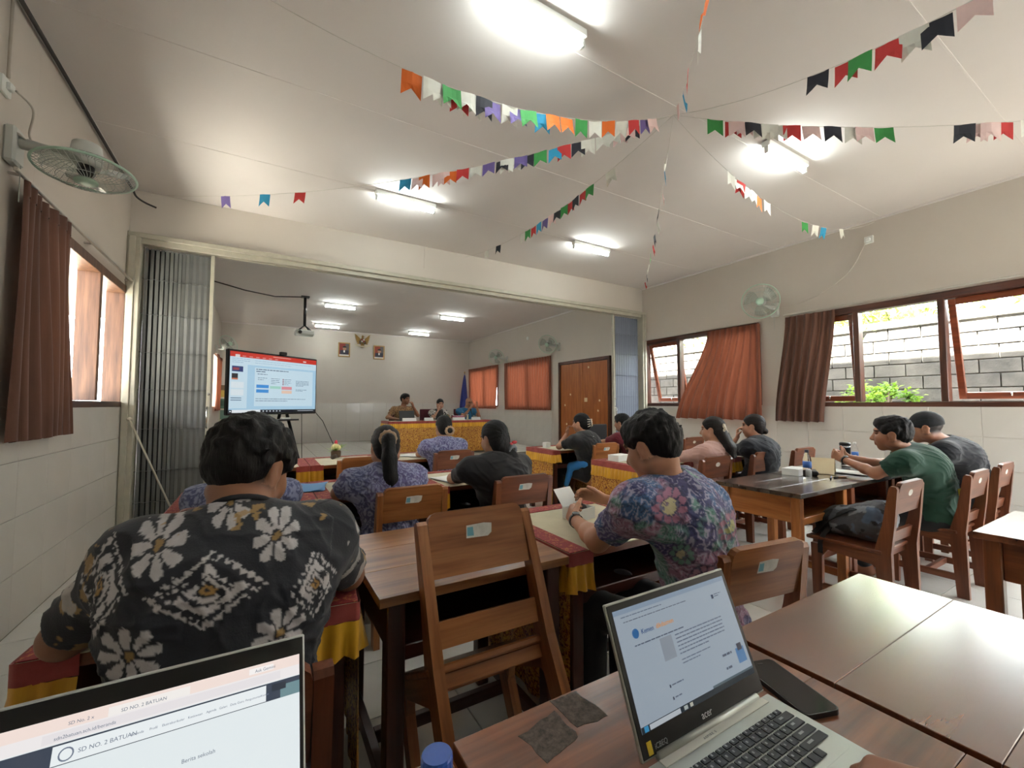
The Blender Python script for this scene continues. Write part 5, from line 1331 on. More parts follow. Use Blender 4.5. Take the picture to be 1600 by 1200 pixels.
# ---- laptops
MT['alu'] = plain('laptop_aluminium', (176, 180, 174), 0.38, 0.03, 3, metal=0.55)
MT['key'] = plain('laptop_key', (38, 42, 48), 0.55, 0.05)
MT['ink_white'] = plain('white_lettering', (206, 208, 210), 0.5, 0.01); MT['ink_dark'] = plain('dark_lettering', (70, 80, 96), 0.6, 0.01)
MT['ink_grey'] = plain('grey_lettering', (150, 154, 156), 0.5, 0.01)
def laptop(label, x0, W, yh, z, ytop, ztop, lid_mat, depth=.222):
    r = thing('laptop', label, 'laptop', (x0, yh, z)); h = .016
    b = G().box((W / 2, -depth / 2, h / 2), (W, depth, h), .004).build('base', MT['alu'], r)
    up = Vector((0, ytop - yh, ztop - z - h)); L = up.length; up.normalize(); n = Vector((1, 0, 0)).cross(up)
    rot = Matrix((Vector((1, 0, 0)), -n, up)).transposed()
    o = Vector((0, 0.004, h)); lid = G().box(o + Vector((W / 2, 0, 0)) + up * (L / 2) - n * .004, (W, .007, L), .003, rot).build('lid', lid_mat, r)
    G().box(o + Vector((W / 2, 0, 0)) + up * (L / 2) - n * .0004, (W - .005, .002, L - .006), .0008, rot).build('bezel', MT['black'], lid)
    G().tube([Vector((.03, .002, h)), Vector((W - .03, .002, h))], .007, 8).build('hinge', MT['alu'], r, True)
    return r, b, lid, o, up, n, L
XA = Vector((1, 0, 0))
r, base, lid, o, up, n, L = laptop('open silver laptop with a dark bezel on the reddish desk', .503, .322, .463, .7505, .543, .966, MT['alu'])
W = .322; GS = (176, 190, 204)
SW, SH_ = W - .022, L - .046
O = o + XA * .011 + up * (L - .013) + n * .0008
it = [(0, 0, 1, 1, GS, 1), (0, 0, 1, .045, (150, 170, 192), 2), (0, .95, 1, 1, (40, 52, 62), 2), (.02, .952, .05, .995, (70, 160, 210), 3), (.06, .955, .30, .995, (206, 214, 222), 3), (.33, .958, .36, .99, (190, 200, 196), 3), (.38, .958, .405, .99, (206, 206, 190), 3), (.6, .93, 1, .95, (90, 110, 120), 2)]
it += textbars(.05, .07, .6, 1, .03, .008, (110, 124, 144), 30) + textbars(.06, .115, .95, 1, .03, .007, (90, 100, 120), 31) + textbars(.10, .335, .78, 1, .03, .010, (84, 96, 118), 32) + textbars(.42, .375, .86, 6, .034, .010, (104, 116, 138), 33) + textbars(.42, .60, .68, 2, .03, .008, (104, 116, 138), 34)
it += [(.29, .36, .39, .56, (156, 166, 178), 2), (.27, .75, .28, .775, (50, 60, 80), 3), (.27, .85, .28, .875, (50, 60, 80), 3), (.83, .15, .85, .19, (40, 60, 90), 3), (.89, .72, .97, .86, (90, 140, 190), 3), (.91, .68, .955, .745, (70, 70, 84), 4)]
it += textbars(.29, .755, .45, 1, .03, .010, (96, 108, 130), 35) + textbars(.29, .855, .38, 1, .03, .010, (96, 108, 130), 36) + textbars(.86, .15, .93, 2, .02, .007, (80, 96, 120), 37) + textbars(.76, .72, .85, 2, .12, .02, (84, 96, 116), 38)
screen('screen', lid, O, XA, -up, SW, SH_, it, 0.22)
PO = lambda u, v: O + XA * u * SW - up * v * SH_ + n * .0012
g = G(); g.lathe([(.0072, 0), (.0072, .0008)], 20, PO(.125, .24), n.to_track_quat('Z', 'Y').to_matrix()); g.build('site_logo', scr_mat((40, 96, 150), .3), lid)
lettering('site_name', lid, 'Kemen', PO(.165, .262), XA, -up, .0105, scr_mat((30, 70, 120), .3)); lettering('site_name', lid, 'dikdasmen', PO(.285, .262), XA, -up, .0105, scr_mat((206, 140, 60), .3))
lettering('brand_lettering', lid, 'acer', o + XA * .142 + up * .012 + n * .0016, XA, -up, .0155, MT['ink_white'])
lettering('model_lettering', base, 'A S P I R E   5', Vector((.12, -.0135, .0162)), XA, Vector((0, -1, 0)), .0055, MT['ink_grey'])
lettering('sticker_lettering', lid, 'iCBEQ', o + XA * .028 + up * .010 + n * .0015, XA, -up, .010, MT['ink_grey'])
G().box(o + XA * .019 + up * .014 + n * .0012, (.010, .0006, .017), .0002, Matrix((XA, -n, up)).transposed()).build('sticker', plain('yellow_sticker', (206, 176, 40), .5), lid)
G().box((W / 2, -.0105, .0166), (W - .05, .014, .0016), .0005).build('hinge_cover', plain('pale_hinge_strip', (206, 204, 194), .4, .02, metal=.3), base)
G().box((W / 2, -.085, .0158), (W - .03, .105, .0010), .0004).build('keyboard_well', MT['alu'], base)
key_me = G().box((0, 0, 0), (.0150, .0138, .0022), .0008).mesh('key'); key_me.materials.append(MT['key'])
fk_me = G().box((0, 0, 0), (.0150, .0085, .0022), .0008).mesh('key'); fk_me.materials.append(MT['key'])
gl_me = G().box((0, 0, 0), (.0036, .0040, .0003), .0001).mesh('key_legend'); gl_me.materials.append(MT['ink_grey'])
yy = -.040
for row, (cnt, ind) in enumerate(((15, 0), (14, 0), (14, .006), (13, .010), (12, .016), (9, 0))):
    yy -= .0125 if row == 1 else (.0168 if row else 0); x_ = .022 + ind
    for k in range(cnt):
        wide = 1.0
        if row in (1, 2, 3, 4) and k == cnt - 1: wide = (W - .022 - x_) / .0178
        if row == 5 and k == 4: wide = 5.2
        kx = x_ + (.0178 * wide) / 2
        ko = obj('key', fk_me if row == 0 else key_me, None, base, (kx, yy, .0176)); ko.scale.x = (.0178 * wide - .0028) / .0150
        if row < 5: obj('key_legend', gl_me, None, ko, (-.002, .001, .0012))
        x_ += .0178 * wide
# ---- white-screened laptop in the lower left
r, base, lid, o, up, n, L = laptop('open laptop with a bright white web page in the lower left corner', -.292, .357, .633, .7505, .711, .961, plain('pale_lid', (206, 210, 208), .35, .02, metal=.4), .235)
W = .357; O = o + XA * .008 + up * (L - .024) + n * .0008; SW, SH_ = W - .015, L - .042
PG = (226, 234, 236); PK = (240, 222, 214); NV = (62, 70, 84)
it = [(0, 0, 1, 1, PG, 1), (0, 0, 1, .075, PK, 2), (.40, .02, .63, .075, (240, 236, 232), 3), (.82, .02, .905, .06, (244, 240, 238), 3), (0, .075, 1, .15, (236, 232, 232), 2), (.24, .085, .93, .14, (228, 224, 226), 3),
      (0, .155, 1, .28, NV, 2), (.27, .165, .88, .275, (232, 238, 240), 3), (.93, .19, 1, .28, (110, 140, 146), 3), (.90, .17, .95, .22, (50, 56, 66), 4)]
screen('screen', lid, O, XA, -up, SW, SH_, it, 0.37)
PO = lambda u, v: O + XA * u * SW - up * v * SH_ + n * .0014
ik = scr_mat((96, 104, 120), .5)
for u, v, s_, tx in ((.435, .066, .0052, 'SD NO. 2 BATUAN'), (.335, .235, .0062, 'SD NO. 2 BATUAN'), (.84, .052, .0052, 'Ask Gemini'), (.27, .128, .0050, 'sdn2batuan.sch.id/beranda'), (.30, .058, .0048, 'SD No. 2 x'),
                     (.47, .232, .0036, 'Beranda'), (.52, .232, .0036, 'Profil'), (.555, .232, .0036, 'Ekstrakurikuler'), (.63, .232, .0036, 'Kesiswaan'), (.685, .232, .0036, 'Agenda'), (.725, .232, .0036, 'Galeri'), (.76, .232, .0036, 'Data Guru'), (.81, .232, .0034, 'Pengumuman'), (.862, .232, .0032, 'Kontak'), (.62, .50, .0060, 'Berita sekolah')):
    lettering('page_lettering', lid, tx, PO(u, v), XA, -up, s_, ik, .0001)
g = G(); g.tube([PO(.305, .225) + (XA * math.cos(a) + up * math.sin(a)) * .006 for a in [2 * math.pi * i / 16 for i in range(16)]], .0008, 5, True); g.build('page_logo', ik, lid)
screen('keyboard', base, Vector((.02, -.03, .0164)), XA, (0, -1, 0), W - .04, .10, [(0, 0, 1, 1, (40, 42, 46), 1)], 0, False)

# ---- phone and blue-capped bottle
ph = thing('phone', 'black phone lying beside the silver laptop', 'phone', (.892, .462, .7505), R(-18)); pm = G()
w2, h2, rc = .038, .078, .010; prof = []
for sx, sy, a0 in ((1, 1, 0), (-1, 1, 90), (-1, -1, 180), (1, -1, 270)):
    prof += [(sx * (w2 - rc) + rc * math.cos(R(a0 + q)), sy * (h2 - rc) + rc * math.sin(R(a0 + q))) for q in (0, 30, 60, 90)]
pm.prism(prof, (0, 0, 0), (1, 0, 0), (0, 1, 0), .009); pb = pm.build('phone_body', MT['black'], ph)
G().prism([(x_ * .95, y_ * .975) for x_, y_ in prof], (0, 0, .0088), (1, 0, 0), (0, 1, 0), .0006).build('glass', plain('phone_glass', (14, 15, 18), .08, .02), ph)
G().box((.0, .065, .0097), (.012, .003, .0004), .0001).build('speaker_slot', MT['cable'], ph)
bo = thing('water_bottle', 'clear bottle with a bright blue screw cap at the bottom edge', 'bottle', (.163, .425, .7505)); bo.scale.z = .86
MT['blue_cap'] = plain('blue_cap_plastic', (36, 84, 176), .35, .03)
G().lathe([(.030, 0), (.033, .006), (.033, .13), (.031, .15), (.026, .18), (.0165, .198), (.0138, .205), (.0138, .213)], 24).build('bottle_body', MT['clear'], bo, True).parent = bo
cp = G(); N = 36; V = []; F = []
for z_, rr_ in ((.208, .0158), (.226, .0158), (.229, .0148)):
    for k in range(N): a = 2 * math.pi * k / N; q = rr_ * (1 + (.025 if k % 2 and z_ < .228 else 0)); V.append((q * math.cos(a), q * math.sin(a), z_))
for i in range(2):
    for k in range(N): F.append((i * N + k, i * N + (k + 1) % N, (i + 1) * N + (k + 1) % N, (i + 1) * N + k))
F.append(tuple(range(2 * N, 3 * N))); cpo = cp.add(V, F).build('cap', MT['blue_cap'], bo)

# ---- small table things
def bottle(label, x, y, z, h=.20):
    b = thing('water_bottle', label, 'bottle', (x, y, z), 0, 'water bottles'); s = h / .21
    G().lathe([(.026 * s, 0), (.030 * s, .006), (.030 * s, .05), (.028 * s, .055), (.030 * s, .06), (.030 * s, .13), (.025 * s, .155), (.013 * s, .18), (.012 * s, .195)], 18).build('bottle_body', MT['clear'], b, True)
    G().lathe([(.0305 * s, .075), (.0305 * s, .12)], 18).build('label_band', plain('blue_label', (60, 110, 190), .5, .1, 30), b, True)
    G().lathe([(.0145 * s, .188), (.0145 * s, .208), (.012 * s, .210)], 16).build('cap', MT['white'] if h < .2 else plain('dark_cap', (50, 60, 80), .4), b, True)
bottle('clear water bottle beside the white box on the dark desk', 3.60, 1.665, .7505, .20)
bottle('clear water bottle standing next to the black tumbler', 4.72, 1.78, .7505, .185)
tb_ = thing('tumbler', 'black insulated tumbler with a steel band on the far desk', 'tumbler', (4.73, 1.86, .7505))
G().lathe([(.032, 0), (.036, .01), (.044, .17), (.044, .18)], 22).build('cup', MT['black'], tb_, True); G().lathe([(.0445, .155), (.0445, .168)], 22).build('steel_band', MT['chrome'], tb_, True)
G().lathe([(.045, .178), (.046, .19), (.040, .20), (.012, .204)], 22).build('lid', MT['black'], tb_, True); G().tube([(.045, 0, .17), (.075, 0, .16), (.078, 0, .10), (.045, 0, .07)], .006, 6).build('handle', MT['black'], tb_, True)
def box_thing(label, x, y, z, sx, sy, sz, rz=0, open_=False):
    b = thing('paper_box', label, 'box', (x, y, z), R(rz), 'white paper boxes'); th_ = .002
    g = G(); g.box((0, 0, th_ / 2), (sx, sy, th_), .0004)
    for s in (-1, 1): g.box((s * (sx / 2 - th_ / 2), 0, sz / 2), (th_, sy, sz), .0004); g.box((0, s * (sy / 2 - th_ / 2), sz / 2), (sx - 2 * th_, th_, sz), .0004)
    g.build('tray', MT['paper'], b)
    g = G()
    if open_: g.box((0, .0, 0), (sx, th_, sy), .0004, Matrix.Rotation(R(-38), 3, 'X')); l_ = g.build('lid', MT['paper'], b); l_.location = (0, sy / 2 + .025, sz + .035)
    else: g.box((0, 0, sz + .001), (sx + .003, sy + .003, .003), .0006); g.box((0, -sy / 2 - .001, sz - .008), (sx * .3, .0012, .018), .0003); g.build('lid', MT['paper'], b)
    return b
bx_ = box_thing('open white snack box held by the man in the floral shirt', 1.335, 1.625, .7565, .125, .10, .055, 12, True)
sb = Field(); sb.ell((1.335, 1.625, .80), (.045, .035, .022), None, .02); sb.cone((1.31, 1.62, .815), (1.36, 1.64, .83), .012, .008, .015)
P_, F_ = sb.mesh(.004); P_ = P_ + (fbm(P_, 70, 3)[:, None] - .5) * .012
so = thing('snack_bag', 'crumpled black plastic bag inside the open white box', 'bag', (1.335, 1.625, .775)); obj('bag', np_mesh('bag', P_ - V3(1.335, 1.625, .775), F_, flat_col((28, 28, 32))(P_)), MT['hair'], so)
G().tube([(0, 0, .035), (.012, -.004, .052), (.004, .003, .062)], .004, 6).build('knot', MT['black'], so, True)
box_thing('white box on the gold-skirted table beside the floral-shirted man', 3.06, 3.09, .7565, .19, .13, .055, 6)
box_thing('white box beside the water bottle on the dark desk', 3.67, 1.785, .7505, .18, .12, .05, 4)
box_thing('small white box on the far gold-skirted table by the hair-claw woman', 3.18, 4.50, .7565, .08, .06, .065, 10)
box_thing('white box on the desk before the person in maroon', 3.86, 4.55, .7565, .16, .11, .05, -5)
def sheets(label, x, y, z, rz, mat, w=.21, h=.297, n_=2):
    p = thing('papers', label, 'papers', (x, y, z), R(rz)); rr = random.Random(int(x * 100))
    for k in range(n_):
        g = G(); a = R(rr.uniform(-6, 6)); bend = rr.uniform(.002, .006)
        def fn(u, v): q = Matrix.Rotation(a, 3, 'Z') @ Vector(((u - .5) * w, (v - .5) * h, 0)); return (q.x, q.y, .0012 + .0015 * k + bend * (2 * u - 1) ** 2 * (k + .3))
        sh = g.grid(fn, 6, 4).build('sheet', mat, p, True)
    return p
MT['blue_paper'] = plain('blue_paper', (106, 156, 206), .7, .03)
sheets('blue papers lying left of the long-ponytailed woman', .27, 3.10, .7575, -12, MT['blue_paper'], .23, .30, 3)
sheets('white papers on the desk of the woman with the red hair clip', 1.22, 2.93, .7575, 14, MT['paper'])
sheets('crumpled white papers left of the woman before the head table', 1.40, 4.50, .7575, 30, MT['paper'], .18, .25)
sheets('white papers on the gold-skirted table behind the white box', 3.27, 2.92, .7575, -8, MT['paper'])
sheets('white papers under the hands of the man in green', 4.12, 1.60, .7505, 10, MT['paper'])
sheets('white papers in front of the man in the black cap', 4.62, 1.66, .7505, -14, MT['paper'])
sheets('white papers before the pink-shirted woman', 3.72, 3.02, .7575, 8, MT['paper'])
sheets('white papers on the table of the woman with the hair claw', 3.45, 4.42, .7575, -6, MT['paper'], .21, .25)
cd_ = thing('table_card', 'cream folded card standing on the dark desk by the bottle', 'card', (3.93, 1.72, .7505), R(108))
for s in (-1, 1): G().box((0, s * .042, .062), (.19, .002, .145), .0005, Matrix.Rotation(R(s * 34), 3, 'X')).build('card_face', MT['cream_paper'], cd_)
for k, (x_, y_, a) in enumerate(((3.72, 1.56, 20), (3.80, 1.53, -12))):
    pn = thing('pen', ('blue pen lying by the green-shirted man', 'brown pen lying by the green-shirted man')[k], 'pen', (x_, y_, .7505), R(a)); m_ = MT['blue_cap'] if not k else wm('orange', 0)
    G().tube([(-.065, 0, .005), (.055, 0, .005), (.068, 0, .005)], [.0045, .0045, .001], 8).build('barrel', m_, pn, True); G().tube([(-.072, 0, .005), (-.03, 0, .005)], .0052, 8).build('cap', MT['black'], pn, True)
cl_ = thing('spectacle_case', 'small black case beside the water bottle', 'case', (3.77, 1.70, .7505), R(30)); G().box((0, 0, .02), (.15, .05, .036), .012).build('case_shell', MT['black'], cl_); G().box((0, 0, .021), (.151, .051, .002), .0005).build('seam', MT['cable'], cl_)
# flower arrangement
fl = thing('flower_arrangement', 'small flower arrangement with green leaves on the ruffled table', 'flowers', (.69, 4.76, .7575))
G().lathe([(.035, 0), (.048, .01), (.05, .06), (.042, .07)], 16).build('pot', plain('brown_pot', (88, 70, 52), .8, .2, 20), fl, True)
gm = plain('leaf_green', (128, 160, 60), .5, .2, 20); ym = plain('pale_petal', (232, 222, 160), .5, .08); rm_ = plain('red_bloom', (206, 52, 70), .5, .1)
rr = random.Random(5)
for k in range(14):
    a = k * .45; g = G(); d_ = Vector((math.cos(a), math.sin(a), rr.uniform(.15, .75))).normalized(); s_ = d_.cross(Vector((0, 0, 1))).normalized(); b_ = Vector((0, 0, .065)); Lf = rr.uniform(.09, .17)
    g.add([b_ - s_ * .006, b_ + s_ * .006, b_ + d_ * Lf * .5 + s_ * .016, b_ + d_ * Lf - Vector((0, 0, .02)), b_ + d_ * Lf * .5 - s_ * .016], [(0, 1, 2, 4), (4, 2, 3)]); g.build('leaf', gm, fl)
for k in range(7):
    a = k * .9; g = G(); g.ball((.03 * math.cos(a), .03 * math.sin(a), .10 + .01 * (k % 3)), (.02, .02, .026), 8, 6); g.build('blossom', ym, fl, True)
G().ball((.0, .0, .150), (.016, .016, .03), 8, 6).build('red_bloom', rm_, fl, True); G().tube([(-.01, -.06, .02), (-.05, -.13, .018)], .022, 8).build('driftwood', plain('dark_wood_root', (70, 58, 46), .8), fl, True)

# ---- head table things
HZ = STAGE_Z + .009 + .735 + .0075
hl = thing('laptop', 'black laptop open in front of the speaker at the head table', 'laptop', (2.79, 9.30, HZ))
G().box((0, .11, .008), (.34, .23, .016), .003).build('base', MT['black'], hl); G().box((0, -.035, .118), (.34, .008, .225), .003, Matrix.Rotation(R(-18), 3, 'X') @ Matrix.Identity(3)).build('lid', MT['black'], hl)
for k, (x_, w_) in enumerate(((2.80, .30), (3.24, .20), (3.96, .30), (4.40, .22))):
    nc = thing('name_card', ('white name card in front of the black laptop', 'white name card left of the woman at the head table', 'white name card right of the woman at the head table', 'white name card before the bald man')[k], 'name card', (x_, 9.12, HZ), 0, 'name cards')
    for s in (-1, 1): G().box((0, s * .022, .034), (w_, .0015, .082), .0004, Matrix.Rotation(R(s * 32), 3, 'X')).build('card_face', MT['paper'], nc)
pl = thing('table_plant', 'small green centrepiece on the head table before the woman', 'flowers', (3.70, 9.22, HZ)); G().lathe([(.03, 0), (.045, .02), (.04, .06)], 12).build('pot', plain('dark_pot', (60, 50, 44), .7), pl, True)
for k in range(16):
    a = k * 1.3; d_ = Vector((math.cos(a), math.sin(a), 1.0 + .5 * math.sin(k * 2.0))).normalized(); s_ = d_.cross(Vector((0, 0, 1))).normalized(); b_ = Vector((0, 0, .05)); g = G()
    g.add([b_ - s_ * .006, b_ + s_ * .006, b_ + d_ * .06 + s_ * .014, b_ + d_ * .11, b_ + d_ * .06 - s_ * .014], [(0, 1, 2, 4), (4, 2, 3)]); g.build('leaf', plain('plant_green', (84, 120, 70), .6) if k == 0 else bpy.data.materials['plant_green'], pl)
gb = thing('gift_box', 'pink box on the head table beside the bald man', 'box', (4.06, 9.36, HZ), R(12)); pm_ = plain('pink_card', (176, 70, 110), .5, .06)
G().box((0, 0, .045), (.22, .15, .09), .004).build('box_body', pm_, gb); G().box((0, 0, .092), (.226, .156, .012), .003).build('lid', plain('pale_pink_card', (226, 170, 190), .5), gb)
for k, (x_, y_) in enumerate(((4.27, 9.30), (3.95, 9.44))):
    gl_ = thing('drinking_glass', ('clear lidded glass in front of the bald man', 'clear lidded glass behind the pink box')[k], 'glass', (x_, y_, HZ)); G().lathe([(.028, 0), (.034, .11), (.032, .11), (.026, .004)], 16).build('glass_wall', MT['clear'], gl_, True); G().lathe([(.036, .111), (.036, .117), (.008, .125)], 16).build('lid', MT['white'], gl_, True)
mc = thing('microphone', 'black microphone on a short stand before the bald man', 'microphone', (4.45, 9.42, HZ)); G().lathe([(.05, 0), (.05, .012), (.012, .02)], 16).build('base', MT['black'], mc, True); G().tube([(0, 0, .015), (0, .01, .14), (-.01, .05, .22)], .008, 8).build('stem', MT['black'], mc, True); G().ball((-.012, .06, .235), (.022, .026, .026), 10, 7).build('head', MT['cable'], mc, True)
for k, x_ in enumerate((2.86, 3.56, 4.52)):
    c = thing('meeting_chair', ('maroon padded chair under the speaker', 'maroon padded chair beside the woman at the head table', 'maroon padded chair under the bald man')[k], 'chair', (x_ if k != 1 else 3.62, 10.02, STAGE_Z + .009), 0, 'maroon meeting chairs')
    mm_ = cloth_mat('maroon_pad', (70, 22, 30), (96, 34, 42)) if k == 0 else bpy.data.materials['maroon_pad']
    G().box((0, 0, .44), (.44, .42, .07), .02).build('seat', mm_, c); G().box((0, .22, .76), (.42, .05, .46), .02).build('backrest', mm_, c)
    for sx in (-1, 1):
        for sy in (-1, 1): G().tube([(sx * .19, sy * .18, .42), (sx * .21, sy * .2, 0)], .012, 8).build('leg', MT['black'], c, True)
oc = thing('office_chair', 'black office chair behind the woman with the hair claw', 'chair', (4.38, 5.15, 0)); bk = plain('black_mesh', (24, 24, 27), .7)
G().box((0, -.02, .47), (.46, .44, .07), .03).build('seat', bk, oc); G().box((0, -.24, .79), (.42, .05, .44), .025).build('backrest', bk, oc); G().tube([(0, 0, .44), (0, 0, .08)], .025, 10).build('gas_post', MT['black'], oc, True); G().tube([(0, -.15, .44), (0, -.25, .5), (0, -.26, .62)], .02, 8).build('back_bar', MT['black'], oc, True)
for k in range(5):
    a = k * 2 * math.pi / 5; lg = G().tube([(0, 0, .1), (.26 * math.cos(a), .26 * math.sin(a), .07)], [.022, .015], 8).build('base_arm', MT['black'], oc, True); G().ball((.27 * math.cos(a), .27 * math.sin(a), .03), .03, 8, 6).build('castor', MT['black'], lg, True)

# ---- projector, portraits, emblem, flag
pj = thing('projector', 'white projector hanging from the ceiling on a black pole', 'projector', (.75, 9.70, ZC))
G().box((0, 0, -.01), (.16, .16, .02), .003).build('ceiling_plate', MT['black'], pj); G().tube([(0, 0, 0), (0, 0, -.62)], .028, 10).build('pole', MT['black'], pj, True)
for sx in (-1, 1):
    for sy in (-1, 1): G().tube([(0, 0, -.60), (sx * .12, sy * .10, -.72)], .011, 6).build('bracket_arm', MT['black'], pj, True)
pb_ = G().box((0, 0, -.765), (.36, .27, .10), .02).build('body', MT['white'], pj); G().lathe([(.035, 0), (.035, .03), (.026, .03)], 16, (-.09, -.135, -.765), Matrix.Rotation(R(90), 3, 'X')).build('lens', MT['black'], pb_, True)
g = G(); g.tube([(.70, 9.70, 3.535), (.2, 9.6, 3.46), (-.3, 9.4, 3.47), (-.93, 9.1, 3.535)], .012, 6); tag(g.build('projector_cable', MT['cable'], None, True), 'dark cable running along the far ceiling to the projector', 'cable')
G_FR = plain('gilt_frame', (176, 142, 84), .4, .1, 20, metal=.3)
for k, (xc, zc, bgc, sk) in enumerate(((2.16, 2.985, (140, 50, 46), (170, 124, 98)), (3.20, 2.963, (150, 66, 44), (176, 130, 104)))):
    p = thing('framed_portrait', ('framed portrait photograph left of the emblem on the far wall', 'framed portrait photograph right of the emblem, with a glare stripe')[k], 'picture', (xc, YB, zc), 0, 'wall portraits'); w_, h_ = .34, .44
    for c, s in (((0, -.02, h_ / 2 - .015), (w_, .03, .03)), ((0, -.02, -h_ / 2 + .015), (w_, .03, .03)), ((-w_ / 2 + .015, -.02, 0), (.03, .03, h_)), ((w_ / 2 - .015, -.02, 0), (.03, .03, h_))): G().box(c, s, .005).build('frame_bar', G_FR, p)
    sc_ = screen('photo', p, (-w_ / 2 + .02, -.012, h_ / 2 - .02), (1, 0, 0), (0, 0, -1), w_ - .04, h_ - .04, [(0, 0, 1, 1, bgc, 1), (.62, 0, 1, .75, (96, 90, 92), 2), (0, .86, 1, 1, (220, 216, 208), 3), (.12, .54, .9, .86, (52, 50, 66), 3), (.44, .52, .58, .70, (226, 224, 222), 4)], 0, False)
    f_ = [(.052 * math.cos(a), .066 * math.sin(a)) for a in [2 * math.pi * i / 16 for i in range(16)]]
    G().prism(f_, (.01, -.0145, .045), (1, 0, 0), (0, 0, 1), .001).build('face_print', plain('portrait_skin_%d' % k, sk, .6), sc_); G().prism([(.056 * math.cos(a), .02 + .052 * math.sin(a)) for a in [math.pi * i / 8 for i in range(9)]], (.01, -.0160, .045), (1, 0, 0), (0, 0, 1), .001).build('hair_print', MT['black'], sc_)
em = thing('wall_emblem', 'golden eagle emblem with spread wings high on the far wall', 'emblem', (2.69, YB, 3.29)); GO = plain('old_gold', (150, 118, 62), .45, .2, 14, metal=.35); GD = plain('dark_gold', (84, 66, 44), .5, .2, 14)
for s in (-1, 1):
    w = G()
    w.prism([(s * .03, .06), (s * .07, .02), (s * .11, -.02), (s * .10, -.09), (s * .045, -.11), (s * .02, -.02)][::s], (0, -.01, 0), (1, 0, 0), (0, 0, 1), .03)
    wg = w.build('wing', GD, em)
    for k in range(6):
        t_ = k / 5; a0 = Vector((s * (.05 + .04 * t_), 0, .03 - .11 * t_)); tip = Vector((s * (.235 - .07 * t_ ** 1.5), 0, .205 - .29 * t_)); d_ = (tip - a0).normalized(); q = Vector((d_.z, 0, -d_.x)) * .016
        pts = [a0 - q, a0 + q, a0.lerp(tip, .8) + q * 1.1, tip, a0.lerp(tip, .8) - q * 1.1]; out = [(p_.x, p_.z) for p_ in pts]
        ar = sum(out[i][0] * out[(i + 1) % 5][1] - out[(i + 1) % 5][0] * out[i][1] for i in range(5))
        G().prism(out if ar > 0 else out[::-1], (0, -.012 - .004 * (k % 2), 0), (1, 0, 0), (0, 0, 1), .022).build('feather', GO, wg)
b_ = G(); b_.ball((0, -.03, .0), (.055, .04, .12), 12, 8); b_.ball((.0, -.04, .135), (.034, .034, .042), 10, 7); b_.tube([(.02, -.05, .14), (.055, -.06, .13)], [.014, .004], 8); b_.build('bird_body', GO, em, True)
sh = G().prism([(-.055, .06), (-.055, -.02), (0, -.085), (.055, -.02), (.055, .06)][::-1], (0, -.085, .0), (1, 0, 0), (0, 0, 1), -.012).build('shield', GD, em)
for (x_, z_, c) in ((-.027, .03, (150, 40, 40)), (.027, .03, (220, 216, 206)), (-.027, -.02, (220, 216, 206)), (.027, -.02, (150, 40, 40))): G().box((x_, -.090, z_), (.046, .004, .044), .001).build('shield_field', plain('shield_%d_%d' % (x_ * 1000, z_ * 1000), c, .5), sh)
for k in range(5): a = R(-90 + (k - 2) * 13); G().box((.10 * math.cos(a), -.02, .15 * math.sin(a)), (.03, .02, .12), .004, Matrix.Rotation(-(a + R(90)), 3, 'Y')).build('tail_feather', GO, em)
rb = G(); rb.grid(lambda u, v: ((u - .5) * .44, -.05 - .012 * math.cos((u - .5) * 6), -.155 + .06 * (2 * u - 1) ** 2 - .042 * v), 16, 2); rb.build('ribbon', plain('ribbon_cream', (206, 196, 168), .6), em, True)
fg = thing('flag_on_pole', 'furled dark blue flag on a pole in the far right corner', 'flag', (5.97, 13.25, STAGE_Z + .009)); G().lathe([(.14, 0), (.14, .03), (.03, .06)], 16).build('foot', MT['black'], fg, True); G().tube([(0, 0, .05), (0, 0, 2.18)], .013, 8).build('pole', MT['chrome'], fg, True); G().ball((0, 0, 2.20), (.022, .022, .035), 8, 6).build('finial', G_FR, fg, True)
g = G()
def ff(u, v): w_ = .02 + .16 * v ** .7; a = u * 2 * math.pi; return (w_ * .8 * math.cos(a) * (1 + .25 * math.sin(5 * a)) - .02 * v, w_ * .55 * math.sin(a) * (1 + .25 * math.sin(4 * a)), 2.12 - 1.25 * v)
g.grid(ff, 40, 14); g.build('cloth', cloth_mat('blue_flag_cloth', (34, 44, 110), (52, 66, 150), (1, 1, .15)), fg, True)
ps = thing('wall_poster', 'yellow and green poster on the far wall behind the television', 'poster', (-.80, YB - .012, 1.32)); screen('print', ps, (-.14, 0, .52), (1, 0, 0), (0, 0, -1), .30, 1.02, [(0, 0, 1, 1, (206, 202, 180), 1), (0, 0, 1, .14, (120, 96, 70), 2), (0, .14, 1, .32, (206, 176, 80), 2), (0, .36, 1, .62, (84, 118, 96), 2), (.1, .66, .9, .9, (110, 140, 126), 2), (.1, .40, .5, .55, (60, 90, 74), 3)], 0, False); G().box((.01, .006, .01), (.31, .008, 1.04), .001).build('board', MT['paper'], ps)

